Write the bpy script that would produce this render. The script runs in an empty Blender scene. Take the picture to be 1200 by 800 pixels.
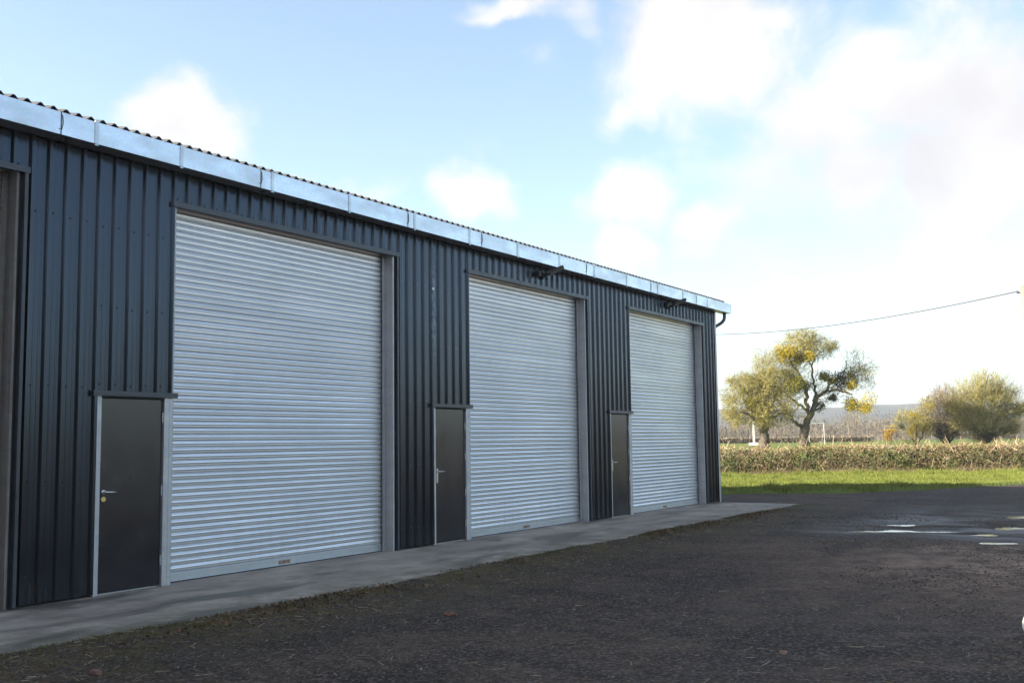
import bpy, bmesh, math, random
import numpy as np
from mathutils import Vector, Matrix

rng = np.random.default_rng(7)
random.seed(7)
SC = bpy.context.scene
COL = SC.collection
R_ = math.radians

# ------------------------------------------------------------------ helpers
def link(o, parent=None):
    COL.objects.link(o)
    if parent is not None:
        o.parent = parent
    return o

def tag(o, label=None, cat=None, group=None, kind=None):
    if label: o['label'] = label
    if cat: o['category'] = cat
    if group: o['group'] = group
    if kind: o['kind'] = kind
    return o

def empty(name, loc, label, cat, group=None, rz=0.0):
    o = bpy.data.objects.new(name, None)
    o.empty_display_size = 0.3
    o.location = loc
    o.rotation_euler = (0, 0, rz)
    link(o)
    return tag(o, label, cat, group)

def mesh_np(name, V, F, mat, parent=None, smooth=False, midx=None):
    """V (n,3); F list of (m,k) int arrays"""
    V = np.asarray(V, dtype=np.float32)
    F = [np.asarray(f, dtype=np.int32) for f in F if len(f)]
    me = bpy.data.meshes.new(name)
    nl = sum(f.size for f in F); npoly = sum(len(f) for f in F)
    me.vertices.add(len(V)); me.vertices.foreach_set('co', V.ravel())
    me.loops.add(nl); me.polygons.add(npoly)
    me.loops.foreach_set('vertex_index', np.concatenate([f.ravel() for f in F]))
    tot = np.concatenate([np.full(len(f), f.shape[1], dtype=np.int32) for f in F])
    st = np.concatenate([[0], np.cumsum(tot)[:-1]]).astype(np.int32)
    me.polygons.foreach_set('loop_start', st)
    me.polygons.foreach_set('loop_total', tot)
    me.polygons.foreach_set('use_smooth', np.full(npoly, bool(smooth)))
    mats = mat if isinstance(mat, (list, tuple)) else [mat]
    for m in mats: me.materials.append(m)
    if midx is not None:
        me.polygons.foreach_set('material_index', np.asarray(midx, dtype=np.int32))
    me.update(calc_edges=True)
    me.validate()
    o = bpy.data.objects.new(name, me)
    return link(o, parent)

class MB:
    """collects simple solids into one mesh"""
    def __init__(self): self.v = []; self.f = {3: [], 4: []}; self.m = {3: [], 4: []}; self.n = 0
    def add(self, V, quads=(), tris=(), mi=0):
        V = np.asarray(V, dtype=float)
        if len(quads):
            q = np.asarray(quads) + self.n; self.f[4].append(q); self.m[4].append(np.full(len(q), mi))
        if len(tris):
            t = np.asarray(tris) + self.n; self.f[3].append(t); self.m[3].append(np.full(len(t), mi))
        self.v.append(V); self.n += len(V)
    def box(self, x0, x1, y0, y1, z0, z1, mi=0, M=None):
        V = np.array([(x, y, z) for x in (x0, x1) for y in (y0, y1) for z in (z0, z1)], float)
        if M is not None: V = xf(V, M)
        self.add(V, [(0, 1, 3, 2), (4, 6, 7, 5), (0, 4, 5, 1), (2, 3, 7, 6), (0, 2, 6, 4), (1, 5, 7, 3)], mi=mi)
    def cyl(self, p0, p1, r0, r1=None, n=12, mi=0, caps=True):
        r1 = r0 if r1 is None else r1
        self.tube([p0, p1], [r0, r1], n, mi, caps)
    def tube(self, pts, rad, n=8, mi=0, caps=True):
        P = np.asarray(pts, float); k = len(P)
        rad = np.full(k, rad) if np.isscalar(rad) else np.asarray(rad, float)
        T = np.gradient(P, axis=0) if k > 2 else np.repeat((P[1] - P[0])[None], 2, 0)
        T /= np.linalg.norm(T, axis=1)[:, None] + 1e-9
        ref = np.array([0.13, 0.21, 0.97]) if abs(T[0, 2]) < .9 else np.array([0.97, 0.2, 0.1])
        a = np.linspace(0, 2 * np.pi, n, endpoint=False)
        V = []
        A = np.cross(T[0], ref); A /= np.linalg.norm(A)
        for i in range(k):
            A = A - T[i] * (A @ T[i]); A /= np.linalg.norm(A) + 1e-9
            B = np.cross(T[i], A)
            V.append(P[i] + rad[i] * (np.cos(a)[:, None] * A + np.sin(a)[:, None] * B))
        V = np.concatenate(V)
        q = []
        for i in range(k - 1):
            for j in range(n):
                j2 = (j + 1) % n
                q.append((i * n + j, i * n + j2, (i + 1) * n + j2, (i + 1) * n + j))
        tr = []
        if caps:
            V = np.vstack([V, P[0], P[-1]])
            c0, c1 = k * n, k * n + 1
            for j in range(n):
                j2 = (j + 1) % n
                tr += [(c0, j2, j), (c1, (k - 1) * n + j, (k - 1) * n + j2)]
        self.add(V, q, tr, mi)
    def build(self, name, mat, parent=None, smooth=False):
        F = []; mi = []
        for k in (3, 4):
            if self.f[k]:
                F.append(np.concatenate(self.f[k])); mi.append(np.concatenate(self.m[k]))
        return mesh_np(name, np.concatenate(self.v), F, mat, parent, smooth,
                       np.concatenate(mi) if isinstance(mat, (list, tuple)) else None)

def xf(V, M):
    M = np.array(M); return V @ M[:3, :3].T + M[:3, 3]

def bevel(o, w=.004, seg=2):
    md = o.modifiers.new('bevel', 'BEVEL'); md.width = w; md.segments = seg; md.limit_method = 'ANGLE'
    return o

def unit(v): return v / (np.linalg.norm(v, axis=-1, keepdims=True) + 1e-9)

def strips(P0, P1, r0, r1, n=3):
    """vectorised tapered prisms: returns V,F"""
    N = len(P0)
    d = unit(P1 - P0)
    ref = rng.normal(size=(N, 3))
    A = unit(np.cross(d, ref)); B = np.cross(d, A)
    a = np.linspace(0, 2 * np.pi, n, endpoint=False)
    r0 = np.broadcast_to(r0, (N,))[:, None, None]; r1 = np.broadcast_to(r1, (N,))[:, None, None]
    ring = np.cos(a)[None, :, None] * A[:, None, :] + np.sin(a)[None, :, None] * B[:, None, :]
    V = np.concatenate([P0[:, None, :] + r0 * ring, P1[:, None, :] + r1 * ring], axis=1)   # N,2n,3
    base = (np.arange(N) * 2 * n)[:, None]
    q = [base + np.array([[j, (j + 1) % n, n + (j + 1) % n, n + j]]) for j in range(n)]
    return V.reshape(-1, 3), np.concatenate(q)

def leaves(Cn, size, up=0.0, aspect=.5):
    """diamond leaves, random orientation"""
    N = len(Cn)
    a = unit(rng.normal(size=(N, 3)) + np.array([0, 0, up])); b = unit(np.cross(a, rng.normal(size=(N, 3))))
    s = np.broadcast_to(size, (N,))[:, None]
    nrm = np.cross(a, b)
    V = np.stack([Cn - a * s, Cn + b * s * aspect + nrm * s * .2, Cn + a * s, Cn - b * s * aspect + nrm * s * .2], axis=1)
    return V.reshape(-1, 3), (np.arange(N) * 4)[:, None] + np.array([[0, 1, 2, 3]])

def merge(parts):
    V = []; F = {}; n = 0
    for v, f in parts:
        V.append(v); F.setdefault(f.shape[1], []).append(f + n); n += len(v)
    return np.concatenate(V), [np.concatenate(x) for x in F.values()]

# value noise
_T = np.random.default_rng(3).random((256, 256))
def vnoise(x, y):
    xi = np.floor(x).astype(int); yi = np.floor(y).astype(int)
    fx = x - xi; fy = y - yi
    fx = fx * fx * (3 - 2 * fx); fy = fy * fy * (3 - 2 * fy)
    g = lambda i, j: _T[i % 256, j % 256]
    return (g(xi, yi) * (1 - fx) + g(xi + 1, yi) * fx) * (1 - fy) + (g(xi, yi + 1) * (1 - fx) + g(xi + 1, yi + 1) * fx) * fy
def fbm(x, y, o=4):
    s = 0; a = .5
    for i in range(o):
        s = s + a * (vnoise(x * 2 ** i + 17.3 * i, y * 2 ** i + 5.1 * i) - .5); a *= .5
    return s
def sstep(a, b, x):
    t = np.clip((x - a) / (b - a), 0, 1); return t * t * (3 - 2 * t)

# ------------------------------------------------------------------ materials
class NT:
    def __init__(self, nt): self.nt = nt; self.N = nt.nodes; self.L = nt.links
    def new(self, t, **kw):
        n = self.N.new(t)
        for k, v in kw.items(): setattr(n, k, v)
        return n
    def set(self, sock, v):
        if hasattr(v, 'is_linked') or isinstance(v, bpy.types.NodeSocket): self.L.new(v, sock)
        else: sock.default_value = v
    def math(self, op, a, b=0.0, c=0.0, clamp=False):
        n = self.new('ShaderNodeMath', operation=op, use_clamp=clamp)
        for i, v in enumerate((a, b, c)): self.set(n.inputs[i], v)
        return n.outputs[0]
    def vmath(self, op, a, b=(0, 0, 0)):
        n = self.new('ShaderNodeVectorMath', operation=op)
        self.set(n.inputs[0], a); self.set(n.inputs[1], b)
        return n.outputs['Value'] if op in ('DISTANCE', 'DOT_PRODUCT', 'LENGTH') else n.outputs[0]
    def noise(self, vec, scale, detail=4, rough=.55, dist=0.0):
        n = self.new('ShaderNodeTexNoise'); self.set(n.inputs['Vector'], vec)
        n.inputs['Scale'].default_value = scale; n.inputs['Detail'].default_value = detail
        n.inputs['Roughness'].default_value = rough; n.inputs['Distortion'].default_value = dist
        return n.outputs['Fac']
    def voro(self, vec, scale, feature='F1'):
        n = self.new('ShaderNodeTexVoronoi', feature=feature); self.set(n.inputs['Vector'], vec); n.inputs['Scale'].default_value = scale
        return n
    def map(self, v, a, b, c=0.0, d=1.0, smooth=False):
        n = self.new('ShaderNodeMapRange', clamp=True)
        if smooth: n.interpolation_type = 'SMOOTHSTEP'
        self.set(n.inputs[0], v)
        for i, q in enumerate((a, b, c, d)): n.inputs[i + 1].default_value = q
        return n.outputs[0]
    def mix(self, f, a, b, mode='MIX'):
        n = self.new('ShaderNodeMix', data_type='RGBA', blend_type=mode)
        self.set(n.inputs[0], f)
        for s, v in ((n.inputs[6], a), (n.inputs[7], b)):
            self.set(s, v if not isinstance(v, tuple) else (*v[:3], 1.0))
        return n.outputs[2]
    def ramp(self, f, stops):
        n = self.new('ShaderNodeValToRGB'); self.set(n.inputs[0], f)
        e = n.color_ramp.elements
        while len(e) < len(stops): e.new(.5)
        for el, (p, c) in zip(e, stops): el.position = p; el.color = (*c, 1)
        return n.outputs[0]
    def bump(self, h, strength=.3, dist=.01, normal=None):
        n = self.new('ShaderNodeBump'); n.inputs['Strength'].default_value = strength; n.inputs['Distance'].default_value = dist
        self.set(n.inputs['Height'], h)
        if normal is not None: self.set(n.inputs['Normal'], normal)
        return n.outputs[0]
    def scale(self, v, s):
        n = self.new('ShaderNodeMapping'); self.set(n.inputs[0], v); n.inputs['Scale'].default_value = s
        return n.outputs[0]

def material(name, fn):
    m = bpy.data.materials.new(name); m.use_nodes = True
    t = NT(m.node_tree); b = m.node_tree.nodes['Principled BSDF']
    geo = t.new('ShaderNodeNewGeometry')
    fn(t, b, geo.outputs['Position'], geo.outputs['Random Per Island'])
    return m

def P(b, t, **kw):
    names = dict(col='Base Color', rough='Roughness', metal='Metallic', spec='Specular IOR Level', n='Normal', coat='Coat Weight', coatr='Coat Roughness', trans='Transmission Weight', sub='Subsurface Weight')
    for k, v in kw.items():
        s = b.inputs[names[k]]
        if isinstance(v, tuple): v = (*v[:3], 1.0)
        t.set(s, v)

def m_cladding(t, b, p, ri):
    n1 = t.noise(t.scale(p, (1, 1, .25)), 3.0, 5)
    n2 = t.noise(t.scale(p, (6, 6, .7)), 4.0, 4)
    c = t.mix(t.map(n1, .3, .7), (.0085, .0075, .0075), (.012, .0105, .0100))
    low = t.map(t.vmath('DOT_PRODUCT', p, (0, 0, 1)), 0.0, .5, 1, 0)
    dirt = t.math('MULTIPLY', low, t.map(n2, .42, .7))
    c = t.mix(t.math('MULTIPLY', dirt, .55), c, (.045, .040, .034))
    # scuffed rib beside the middle bay
    sx = t.new('ShaderNodeSeparateXYZ'); t.set(sx.inputs[0], p)
    scy = t.map(t.math('ABSOLUTE', t.math('SUBTRACT', sx.outputs['Y'], 5.01)), .03, .085, 1, 0)
    scz = t.math('MULTIPLY', t.map(sx.outputs['Z'], 2.75, 3.2, 0, 1), t.map(sx.outputs['Z'], 4.1, 4.45, 1, 0))
    sc = t.math('MULTIPLY', t.math('MULTIPLY', scy, scz), t.map(t.noise(p, 9, 5), .42, .6))
    c = t.mix(t.math('MULTIPLY', sc, .55), c, (.19, .20, .22))
    sheet = t.noise(t.scale(p, (1, .9, .12)), 1.6, 2)
    bmp = t.bump(sheet, .05, .02)
    P(b, t, col=c, rough=t.map(n1, .3, .75, .18, .27), spec=.72, metal=.0, n=bmp)
    b.inputs['Specular Tint'].default_value = (.58, .74, 1.0, 1)

def m_darkmetal(col, rough=.4):
    def f(t, b, p, ri):
        n = t.noise(p, 7, 4)
        c = t.mix(t.map(n, .3, .7), tuple(x * .8 for x in col), tuple(x * 1.25 for x in col))
        P(b, t, col=c, rough=t.map(n, .3, .7, rough - .06, rough + .1), spec=.5, n=t.bump(t.noise(p, 60, 3), .06, .003))
    return f

def m_galv(base=(.50, .53, .56), rough=.36, metal=.85, wear=.25, spangle=.10):
    def f(t, b, p, ri):
        sp = t.voro(p, 55).outputs['Color']
        n = t.noise(t.scale(p, (1, 1, 2.5)), 2.2, 5)
        st = t.noise(t.scale(p, (9, 9, .5)), 1.5, 4)
        c = t.mix(spangle, base, sp, 'OVERLAY')
        c = t.mix(t.math('MULTIPLY', t.map(n, .35, .7), wear), c, tuple(x * .62 for x in base))
        c = t.mix(t.math('MULTIPLY', t.map(st, .55, .75), wear), c, (.62, .62, .60))
        P(b, t, col=c, metal=metal, rough=t.map(n, .3, .7, rough - .06, rough + .12), n=t.bump(t.noise(p, 5, 3), .05, .01))
    return f

def m_slat(t, b, p, ri):
    n = t.noise(t.scale(p, (1, .6, 1.6)), 1.1, 4)
    sx = t.new('ShaderNodeSeparateXYZ'); t.set(sx.inputs[0], p)
    lath = t.noise(t.scale(p, (0, .05, 13.3)), 1.0, 0)
    st = t.noise(t.scale(p, (7, 7, .35)), 1.6, 4)
    c = t.mix(t.map(n, .35, .68), (.80, .82, .85), (.70, .72, .75))
    c = t.mix(t.map(lath, .4, .62, 0, .22), c, (.56, .58, .61))
    grime = t.math('MULTIPLY', t.map(sx.outputs['Z'], .1, .9, 1, 0), t.map(st, .45, .68))
    c = t.mix(t.math('MULTIPLY', grime, .16), c, (.40, .385, .36))
    c = t.mix(t.math('MULTIPLY', t.map(st, .60, .74), .10), c, (.46, .47, .48))
    P(b, t, col=c, metal=.9, rough=t.map(n, .3, .7, .28, .38))

def m_door(t, b, p, ri):
    n = t.noise(p, 3.5, 5)
    P(b, t, col=t.mix(t.map(n, .3, .7), (.013, .0135, .017), (.018, .0185, .022)), rough=t.map(n, .3, .7, .16, .24), spec=.6,
      n=t.bump(t.noise(t.scale(p, (1, 1, .6)), 2.2, 2), .03, .01))

def m_plain(col, rough=.5, metal=0.0, var=.2, sc=20):
    def f(t, b, p, ri):
        n = t.noise(p, sc, 4)
        c = t.mix(t.map(n, .3, .7), tuple(x * (1 - var) for x in col), tuple(min(1, x * (1 + var)) for x in col))
        P(b, t, col=c, rough=rough, metal=metal)
    return f

def m_island(stops, rough=.8, spec=.25, trans=0.0):
    def f(t, b, p, ri):
        c = t.ramp(ri, stops)
        n = t.noise(p, 1.3, 3)
        c = t.mix(t.map(n, .3, .7, 0, .35), c, (.5, .5, .5), 'MULTIPLY')
        P(b, t, col=c, rough=rough, spec=spec)
        if trans:
            tr = t.new('ShaderNodeBsdfTranslucent'); t.set(tr.inputs[0], c)
            mx = t.new('ShaderNodeMixShader'); mx.inputs[0].default_value = trans
            out = t.N['Material Output']
            t.L.new(b.outputs[0], mx.inputs[1]); t.L.new(tr.outputs[0], mx.inputs[2]); t.L.new(mx.outputs[0], out.inputs[0])
    return f

def m_concrete(t, b, p, ri):
    n1 = t.noise(p, .9, 6, .6); n2 = t.noise(p, 14, 5, .65); n3 = t.noise(t.scale(p, (1.0, .35, 1)), 1.3, 5, .6, .6)
    c = t.mix(t.map(n1, .35, .65), (.22, .193, .165), (.42, .374, .32))
    c = t.mix(t.map(n2, .3, .75, 0, .5), c, (.17, .165, .155))
    c = t.mix(t.map(t.noise(t.scale(p, (1, .5, 1)), 2.6, 6, .65), .50, .64, 0, .55), c, (.13, .115, .085))
    c = t.mix(t.map(n3, .50, .63, 0, .9), c, (.075, .07, .058))          # damp, dirty stains
    sx = t.new('ShaderNodeSeparateXYZ'); t.set(sx.inputs[0], p)
    edge = t.math('MULTIPLY', t.map(sx.outputs['X'], 1.35, 2.1, 0, 1), t.map(t.noise(p, 3.2, 5, .7), .42, .6))
    c = t.mix(t.math('MULTIPLY', edge, .8), c, (.085, .085, .05))
    joint = t.math('MULTIPLY', edge, 0)
    fine = t.noise(p, 120, 3, .7)
    P(b, t, col=c, rough=t.map(n3, .5, .66, .85, .55), spec=.35, n=t.bump(t.math('ADD', n2, t.math('MULTIPLY', fine, .5)), .35, .006))

def m_yard(t, b, p, ri):
    big = t.noise(p, .33, 4, .55, .4)
    mid = t.noise(t.scale(p, (1, 1, 1)), 1.7, 6, .62)
    fine = t.noise(p, 26, 5, .7)
    v = t.voro(p, 48); v2 = t.voro(p, 95)
    sx = t.new('ShaderNodeSeparateXYZ'); t.set(sx.inputs[0], p)
    grey = t.mix(t.map(mid, .3, .7), (.038, .032, .0275), (.065, .056, .048))
    brown = t.mix(t.map(mid, .3, .7), (.062, .045, .034), (.110, .080, .058))
    c = t.mix(t.map(big, .36, .54), grey, brown)
    dark = t.noise(t.scale(p, (.7, 1.3, 1)), 1.05, 5, .6, .7)
    c = t.mix(t.map(dark, .48, .62, 0, .72), c, (.019, .0175, .0175))
    # worn brown band across the middle of the yard and beside the slab
    band = t.math('MULTIPLY', t.map(sx.outputs['Y'], .8, 3.5, 0, 1), t.map(sx.outputs['Y'], 7.6, 9.2, 1, 0))
    band = t.math('MULTIPLY', band, t.map(sx.outputs['X'], 3.0, 5.5, 0, 1))
    c = t.mix(t.math('MULTIPLY', band, t.map(mid, .3, .6, .25, .8)), c, (.155, .102, .070))
    # pale dry patch, wheel tracks
    dx_ = t.math('SUBTRACT', sx.outputs['X'], 7.6); dy_ = t.math('MULTIPLY', t.math('SUBTRACT', sx.outputs['Y'], 6.6), .55)
    rad = t.math('SQRT', t.math('ADD', t.math('MULTIPLY', dx_, dx_), t.math('MULTIPLY', dy_, dy_)))
    pale = t.math('MULTIPLY', t.map(rad, .3, 2.0, 1, 0), t.map(mid, .36, .60))
    c = t.mix(t.math('MULTIPLY', pale, .85), c, (.42, .30, .225))
    dx2 = t.math('MULTIPLY', t.math('SUBTRACT', sx.outputs['X'], 4.9), .8); dy2 = t.math('MULTIPLY', t.math('SUBTRACT', sx.outputs['Y'], 3.2), .45)
    rd2 = t.math('SQRT', t.math('ADD', t.math('MULTIPLY', dx2, dx2), t.math('MULTIPLY', dy2, dy2)))
    damp = t.math('MULTIPLY', t.map(rd2, .2, 1.7, 1, 0), t.map(dark, .36, .56))
    c = t.mix(t.math('MULTIPLY', damp, .7), c, (.021, .019, .019))
    wav = t.math('MULTIPLY', t.math('SINE', t.math('MULTIPLY', sx.outputs['Y'], .16)), .35)
    xr = t.math('SUBTRACT', sx.outputs['X'], wav)
    for off in (3.55, 5.1, 6.7):
        tr = t.map(t.math('ABSOLUTE', t.math('SUBTRACT', xr, off)), .12, .36, 1, 0, True)
        tr = t.math('MULTIPLY', tr, t.map(t.noise(t.scale(p, (1.5, .4, 1)), 1.2, 4), .40, .62))
        c = t.mix(t.math('MULTIPLY', tr, .6), c, (.024, .021, .020))
    vr = t.new('ShaderNodeSeparateColor'); t.set(vr.inputs[0], v.outputs['Color'])
    c = t.mix(t.map(t.noise(p, 5.5, 6, .7), .36, .58, .6, 0), c, (.026, .023, .022))
    c = t.mix(t.map(vr.outputs[0], .72, .9, 0, .6), c, (.18, .17, .16))
    c = t.mix(t.map(vr.outputs[1], .80, .95, 0, .6), c, (.13, .08, .055))
    c = t.mix(t.map(fine, .35, .6, .4, 0), c, (.016, .014, .014))
    # moss and leaf mould along the slab
    mossf = t.math('MULTIPLY', t.map(sx.outputs['X'], 2.1, 3.9, 1, 0), t.map(t.noise(p, 2.4, 6, .7), .40, .60))
    mossf = t.math('MULTIPLY', mossf, t.map(sx.outputs['Y'], 16.3, 17.2, 1, 0))
    c = t.mix(t.math('MULTIPLY', mossf, .75), c, (.085, .072, .024))
    # damp ground round the puddles
    wet = t.math('MULTIPLY', t.map(sx.outputs['Y'], 8.8, 10.0, 0, 1), t.map(sx.outputs['Y'], 14, 19, 1, 0))
    wet = t.math('MULTIPLY', wet, t.map(sx.outputs['X'], 3.5, 5.0, 0, 1))
    wet = t.math('MULTIPLY', wet, t.map(t.noise(t.scale(p, (.6, 1.4, 1)), .8, 4), .38, .56))
    c = t.mix(t.math('MULTIPLY', wet, .6), c, (.016, .016, .017))
    h = t.math('ADD', t.math('MULTIPLY', fine, .8), t.math('ADD', t.math('MULTIPLY', v.outputs['Distance'], -.5), t.math('MULTIPLY', v2.outputs['Distance'], -.3)))
    P(b, t, col=c, rough=t.map(wet, 0, 1, .92, .5), spec=t.map(wet, 0, 1, .12, .4), n=t.bump(h, .55, .015))

def m_terrain(t, b, p, ri):
    n1 = t.noise(p, .5, 5); n2 = t.noise(p, 5, 5, .7); n3 = t.noise(p, .05, 3)
    g = t.mix(t.map(n1, .3, .7), (.085, .125, .028), (.125, .16, .036))
    g = t.mix(t.map(n2, .45, .7, 0, .5), g, (.16, .15, .055))
    g = t.mix(t.map(n3, .45, .6, 0, .4), g, (.11, .13, .045))
    sx = t.new('ShaderNodeSeparateXYZ'); t.set(sx.inputs[0], p)
    g = t.mix(t.map(sx.outputs['X'], 14, 26), g, t.mix(t.map(n1, .3, .7), (.11, .085, .06), (.17, .13, .095)))
    dist = t.vmath('LENGTH', p)
    far = t.map(dist, 320, 560)
    v = t.voro(t.scale(p, (1, 1, 0)), .0052)
    vc = t.new('ShaderNodeSeparateColor'); t.set(vc.inputs[0], v.outputs['Color'])
    fields = t.ramp(vc.outputs[0], [(0, (.10, .085, .06)), (.3, (.12, .095, .075)), (.5, (.065, .085, .04)), (.7, (.04, .04, .035)), (1, (.085, .075, .055))])
    fields = t.mix(t.map(t.noise(p, .02, 5, .65), .47, .58, 0, .8), fields, (.055, .05, .045))
    fields = t.mix(t.map(t.noise(p, .16, 4), .35, .65, 0, .5), fields, (.05, .045, .038))
    c = t.mix(far, g, fields)
    P(b, t, col=c, rough=.95, spec=.1, n=t.bump(n2, .6, .05))

def m_water(t, b, p, ri):
    P(b, t, col=(.02, .019, .018), rough=.07, spec=.6, n=t.bump(t.noise(p, 5, 2), .02, .004))

def m_bark(t, b, p, ri):
    n = t.noise(t.scale(p, (1, 1, .35)), 9, 5, .7)
    c = t.mix(t.map(n, .35, .65), (.045, .036, .028), (.15, .125, .095))
    c = t.mix(t.map(t.noise(p, 2.2, 4), .5, .66, 0, .75), c, (.16, .15, .05))
    P(b, t, col=c, rough=.9, spec=.2, n=t.bump(n, .8, .03))

def m_roof(t, b, p, ri):
    n = t.noise(p, 2.5, 5)
    P(b, t, col=t.mix(t.map(n, .3, .7), (.045, .046, .05), (.085, .085, .088)), rough=.8, n=t.bump(t.noise(p, 70, 3), .2, .003))

M = {}
M['clad'] = material('slate_cladding', m_cladding)
M['screw'] = material('fixing_cap', m_darkmetal((.012, .012, .014), .5))
M['flash'] = material('dark_flashing', m_darkmetal((.035, .043, .055), .36))
M['gap'] = material('black_recess', m_darkmetal((.010, .010, .012), .6))
M['galv'] = material('galvanised_steel', m_galv())
M['slat'] = material('shutter_steel', m_slat)
M['gutter'] = material('gutter_steel', m_galv((.58, .62, .67), .30, .92, .30, .12))
M['frame'] = material('frame_steel', m_galv((.46, .47, .49), .48, .7, .35))
M['darkframe'] = material('dark_brown_frame', m_galv((.17, .155, .145), .6, .5, .35))  # darker brown-grey version of the frame steel, for the first bay's jamb
M['door'] = material('door_paint', m_door)
M['chrome'] = material('satin_chrome', m_plain((.62, .61, .59), .25, 1.0, .05))
M['brass'] = material('brass', m_plain((.70, .55, .25), .3, 1.0, .08))
M['black'] = material('black_plastic', m_plain((.014, .014, .015), .5))
M['lens'] = material('lamp_face', m_plain((.30, .31, .32), .22, 0, .05))
M['white'] = material('white_plastic', m_plain((.75, .75, .73), .45, 0, .05))
M['pipe'] = material('grey_pipe', m_plain((.10, .105, .115), .35))
M['rust'] = material('rusty_latch', m_plain((.28, .20, .15), .55, .5))
M['conc'] = material('concrete', m_concrete)
M['yard'] = material('gravel_yard', m_yard)
M['land'] = material('pasture', m_terrain)
M['water'] = material('rainwater', m_water)
M['bark'] = material('bark', m_bark)
M['roof'] = material('fibre_cement', m_roof)

# ------------------------------------------------------------------ constants of the place (metres; front wall is the plane X=0)
Y_END = 16.93; Y_START = -25.1; DEPTH = 9.0
HS = 4.32       # shutter opening height
HD = 2.10       # door opening height
BAYS = [-1, 0, 1, 2]
SUN_H = np.array([.680, .733]); SUN_EL = R_(21.6)

# ------------------------------------------------------------------ the building
shed = empty('storage_building', (0, 0, 0), 'long slate-blue corrugated steel building with silver roller shutters and a box gutter', 'building')

def rib_profile(y0, y1):
    pts = []
    k0 = math.floor(y0 / .2) - 1; k1 = math.ceil(y1 / .2) + 1
    prof = [(0, 0), (.022, 0), (.028, .0040), (.042, .0040), (.048, 0), (.080, 0), (.086, .0040), (.100, .0040), (.106, 0),
            (.128, 0), (.147, .032), (.159, .032), (.163, .0305), (.167, .032), (.181, .032)]
    for k in range(k0, k1):
        off = ((k // 5) * 37 % 11) / 11 * .0025
        for a, h in prof: pts.append((k * .2 + a, h - .014 + off))
    pts = np.array(pts)
    inner = pts[(pts[:, 0] > y0 + 1e-4) & (pts[:, 0] < y1 - 1e-4)]
    h0 = np.interp(y0, pts[:, 0], pts[:, 1]); h1 = np.interp(y1, pts[:, 0], pts[:, 1])
    return np.vstack([[y0, h0], inner, [y1, h1]])

def rib_sheet(mb, y0, y1, z0, z1, place=None):
    pr = rib_profile(y0, y1); n = len(pr)
    if place is None: place = lambda y, h, z: np.stack([h, y, z], -1)
    V = np.vstack([place(pr[:, 0], pr[:, 1], np.full(n, z0)), place(pr[:, 0], pr[:, 1], np.full(n, z1))])
    mb.add(V, [(i, i + 1, n + i + 1, n + i) for i in range(n - 1)])

def screws(mb, y0, y1, z):
    for k in range(math.ceil(y0 / .2), math.floor(y1 / .2) + 1):
        for yy in (k * .2 + .018,):
            if y0 + .02 < yy < y1 - .02:
                zz = z + random.uniform(-.012, .012)
                mb.tube([(-.014, yy, zz), (-.004, yy, zz)], [.011, .008], 8, mi=1)

mb = MB()
full = [(-25.1, 6 * -1 - 1.015)]; overd = []; overs = []
rib_sheet(mb, Y_START, -7.015, .02, 4.76)
for k in BAYS:
    y = 6 * k
    e = Y_END if k == 2 else y + 6 - 1.015
    rib_sheet(mb, y + 4.08, e, .02, 4.76)
    for z in (.30, 1.22, 2.19, 3.95): screws(mb, y + 4.08, e, z)
    rib_sheet(mb, y - 1.015, y - .035, HD + .03, 4.76)
    for z in (2.22, 3.05, 3.93): screws(mb, y - 1.015, y - .035, z)
    rib_sheet(mb, y - .035, y + 4.08, HS + .03, 4.76)
    screws(mb, y - .035, y + 4.08, HS + .085)
front = mb.build('front_cladding', [M['clad'], M['screw']], shed)

mb = MB()
rise = DEPTH / 2 * math.tan(R_(12))
pr = rib_profile(-DEPTH, 0); n = len(pr)
for yy, s in ((Y_END, 1), (Y_START, -1)):
    mb = MB()
    top = 4.93 + rise * (1 - np.abs(pr[:, 0] + DEPTH / 2) / (DEPTH / 2))
    V = np.vstack([np.stack([pr[:, 0], yy + s * (pr[:, 1] - .03), np.full(n, .02)], -1), np.stack([pr[:, 0], yy + s * (pr[:, 1] - .03), top], -1)])
    mb.add(V, [(i, i + 1, n + i + 1, n + i) for i in range(n - 1)])
    mb.build('gable_cladding', M['clad'], shed)
mb = MB()
rib_sheet(mb, Y_START, Y_END, .02, 4.95, lambda y, h, z: np.stack([-DEPTH - h, y, z], -1))
mb.build('rear_cladding', M['clad'], shed)

# corner trim of the far end (galvanised angle)
mb = MB()
mb.box(-.09, .024, Y_END + .004, Y_END + .012, .0, 4.9)
mb.box(.0245, .0285, Y_END - .085, Y_END + .012, .0, 4.74)
mb.build('corner_trim', M['frame'], shed)

# roof: corrugated fibre cement, 146 mm pitch
yy = np.arange(Y_START - .2, Y_END + .24, .146 / 8)
cor = .026 * np.cos(2 * np.pi * yy / .146)
def roof_rows(th):
    rows = []
    for x, z in ((.205, 4.985), (-DEPTH / 2, 4.985 + (DEPTH / 2 + .205) * math.tan(R_(12))), (-DEPTH - .2, 4.985)):
        rows.append(np.stack([np.full(len(yy), x), yy, z + cor + th], -1))
    return rows
a = roof_rows(0.0); b_ = roof_rows(-.008)
n = len(yy); V = np.vstack(a + b_); q = []
i = np.arange(n - 1)
for r in range(2):
    q.append(np.stack([r * n + i, r * n + i + 1, (r + 1) * n + i + 1, (r + 1) * n + i], -1))
    q.append(np.stack([(3 + r) * n + i, (4 + r) * n + i, (4 + r) * n + i + 1, (3 + r) * n + i + 1], -1))
for r in (0, 2):
    q.append(np.stack([r * n + i, (3 + r) * n + i, (3 + r) * n + i + 1, r * n + i + 1], -1))
roof = mesh_np('roof', V, [np.concatenate(q)], M['roof'], shed, smooth=False)
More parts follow.
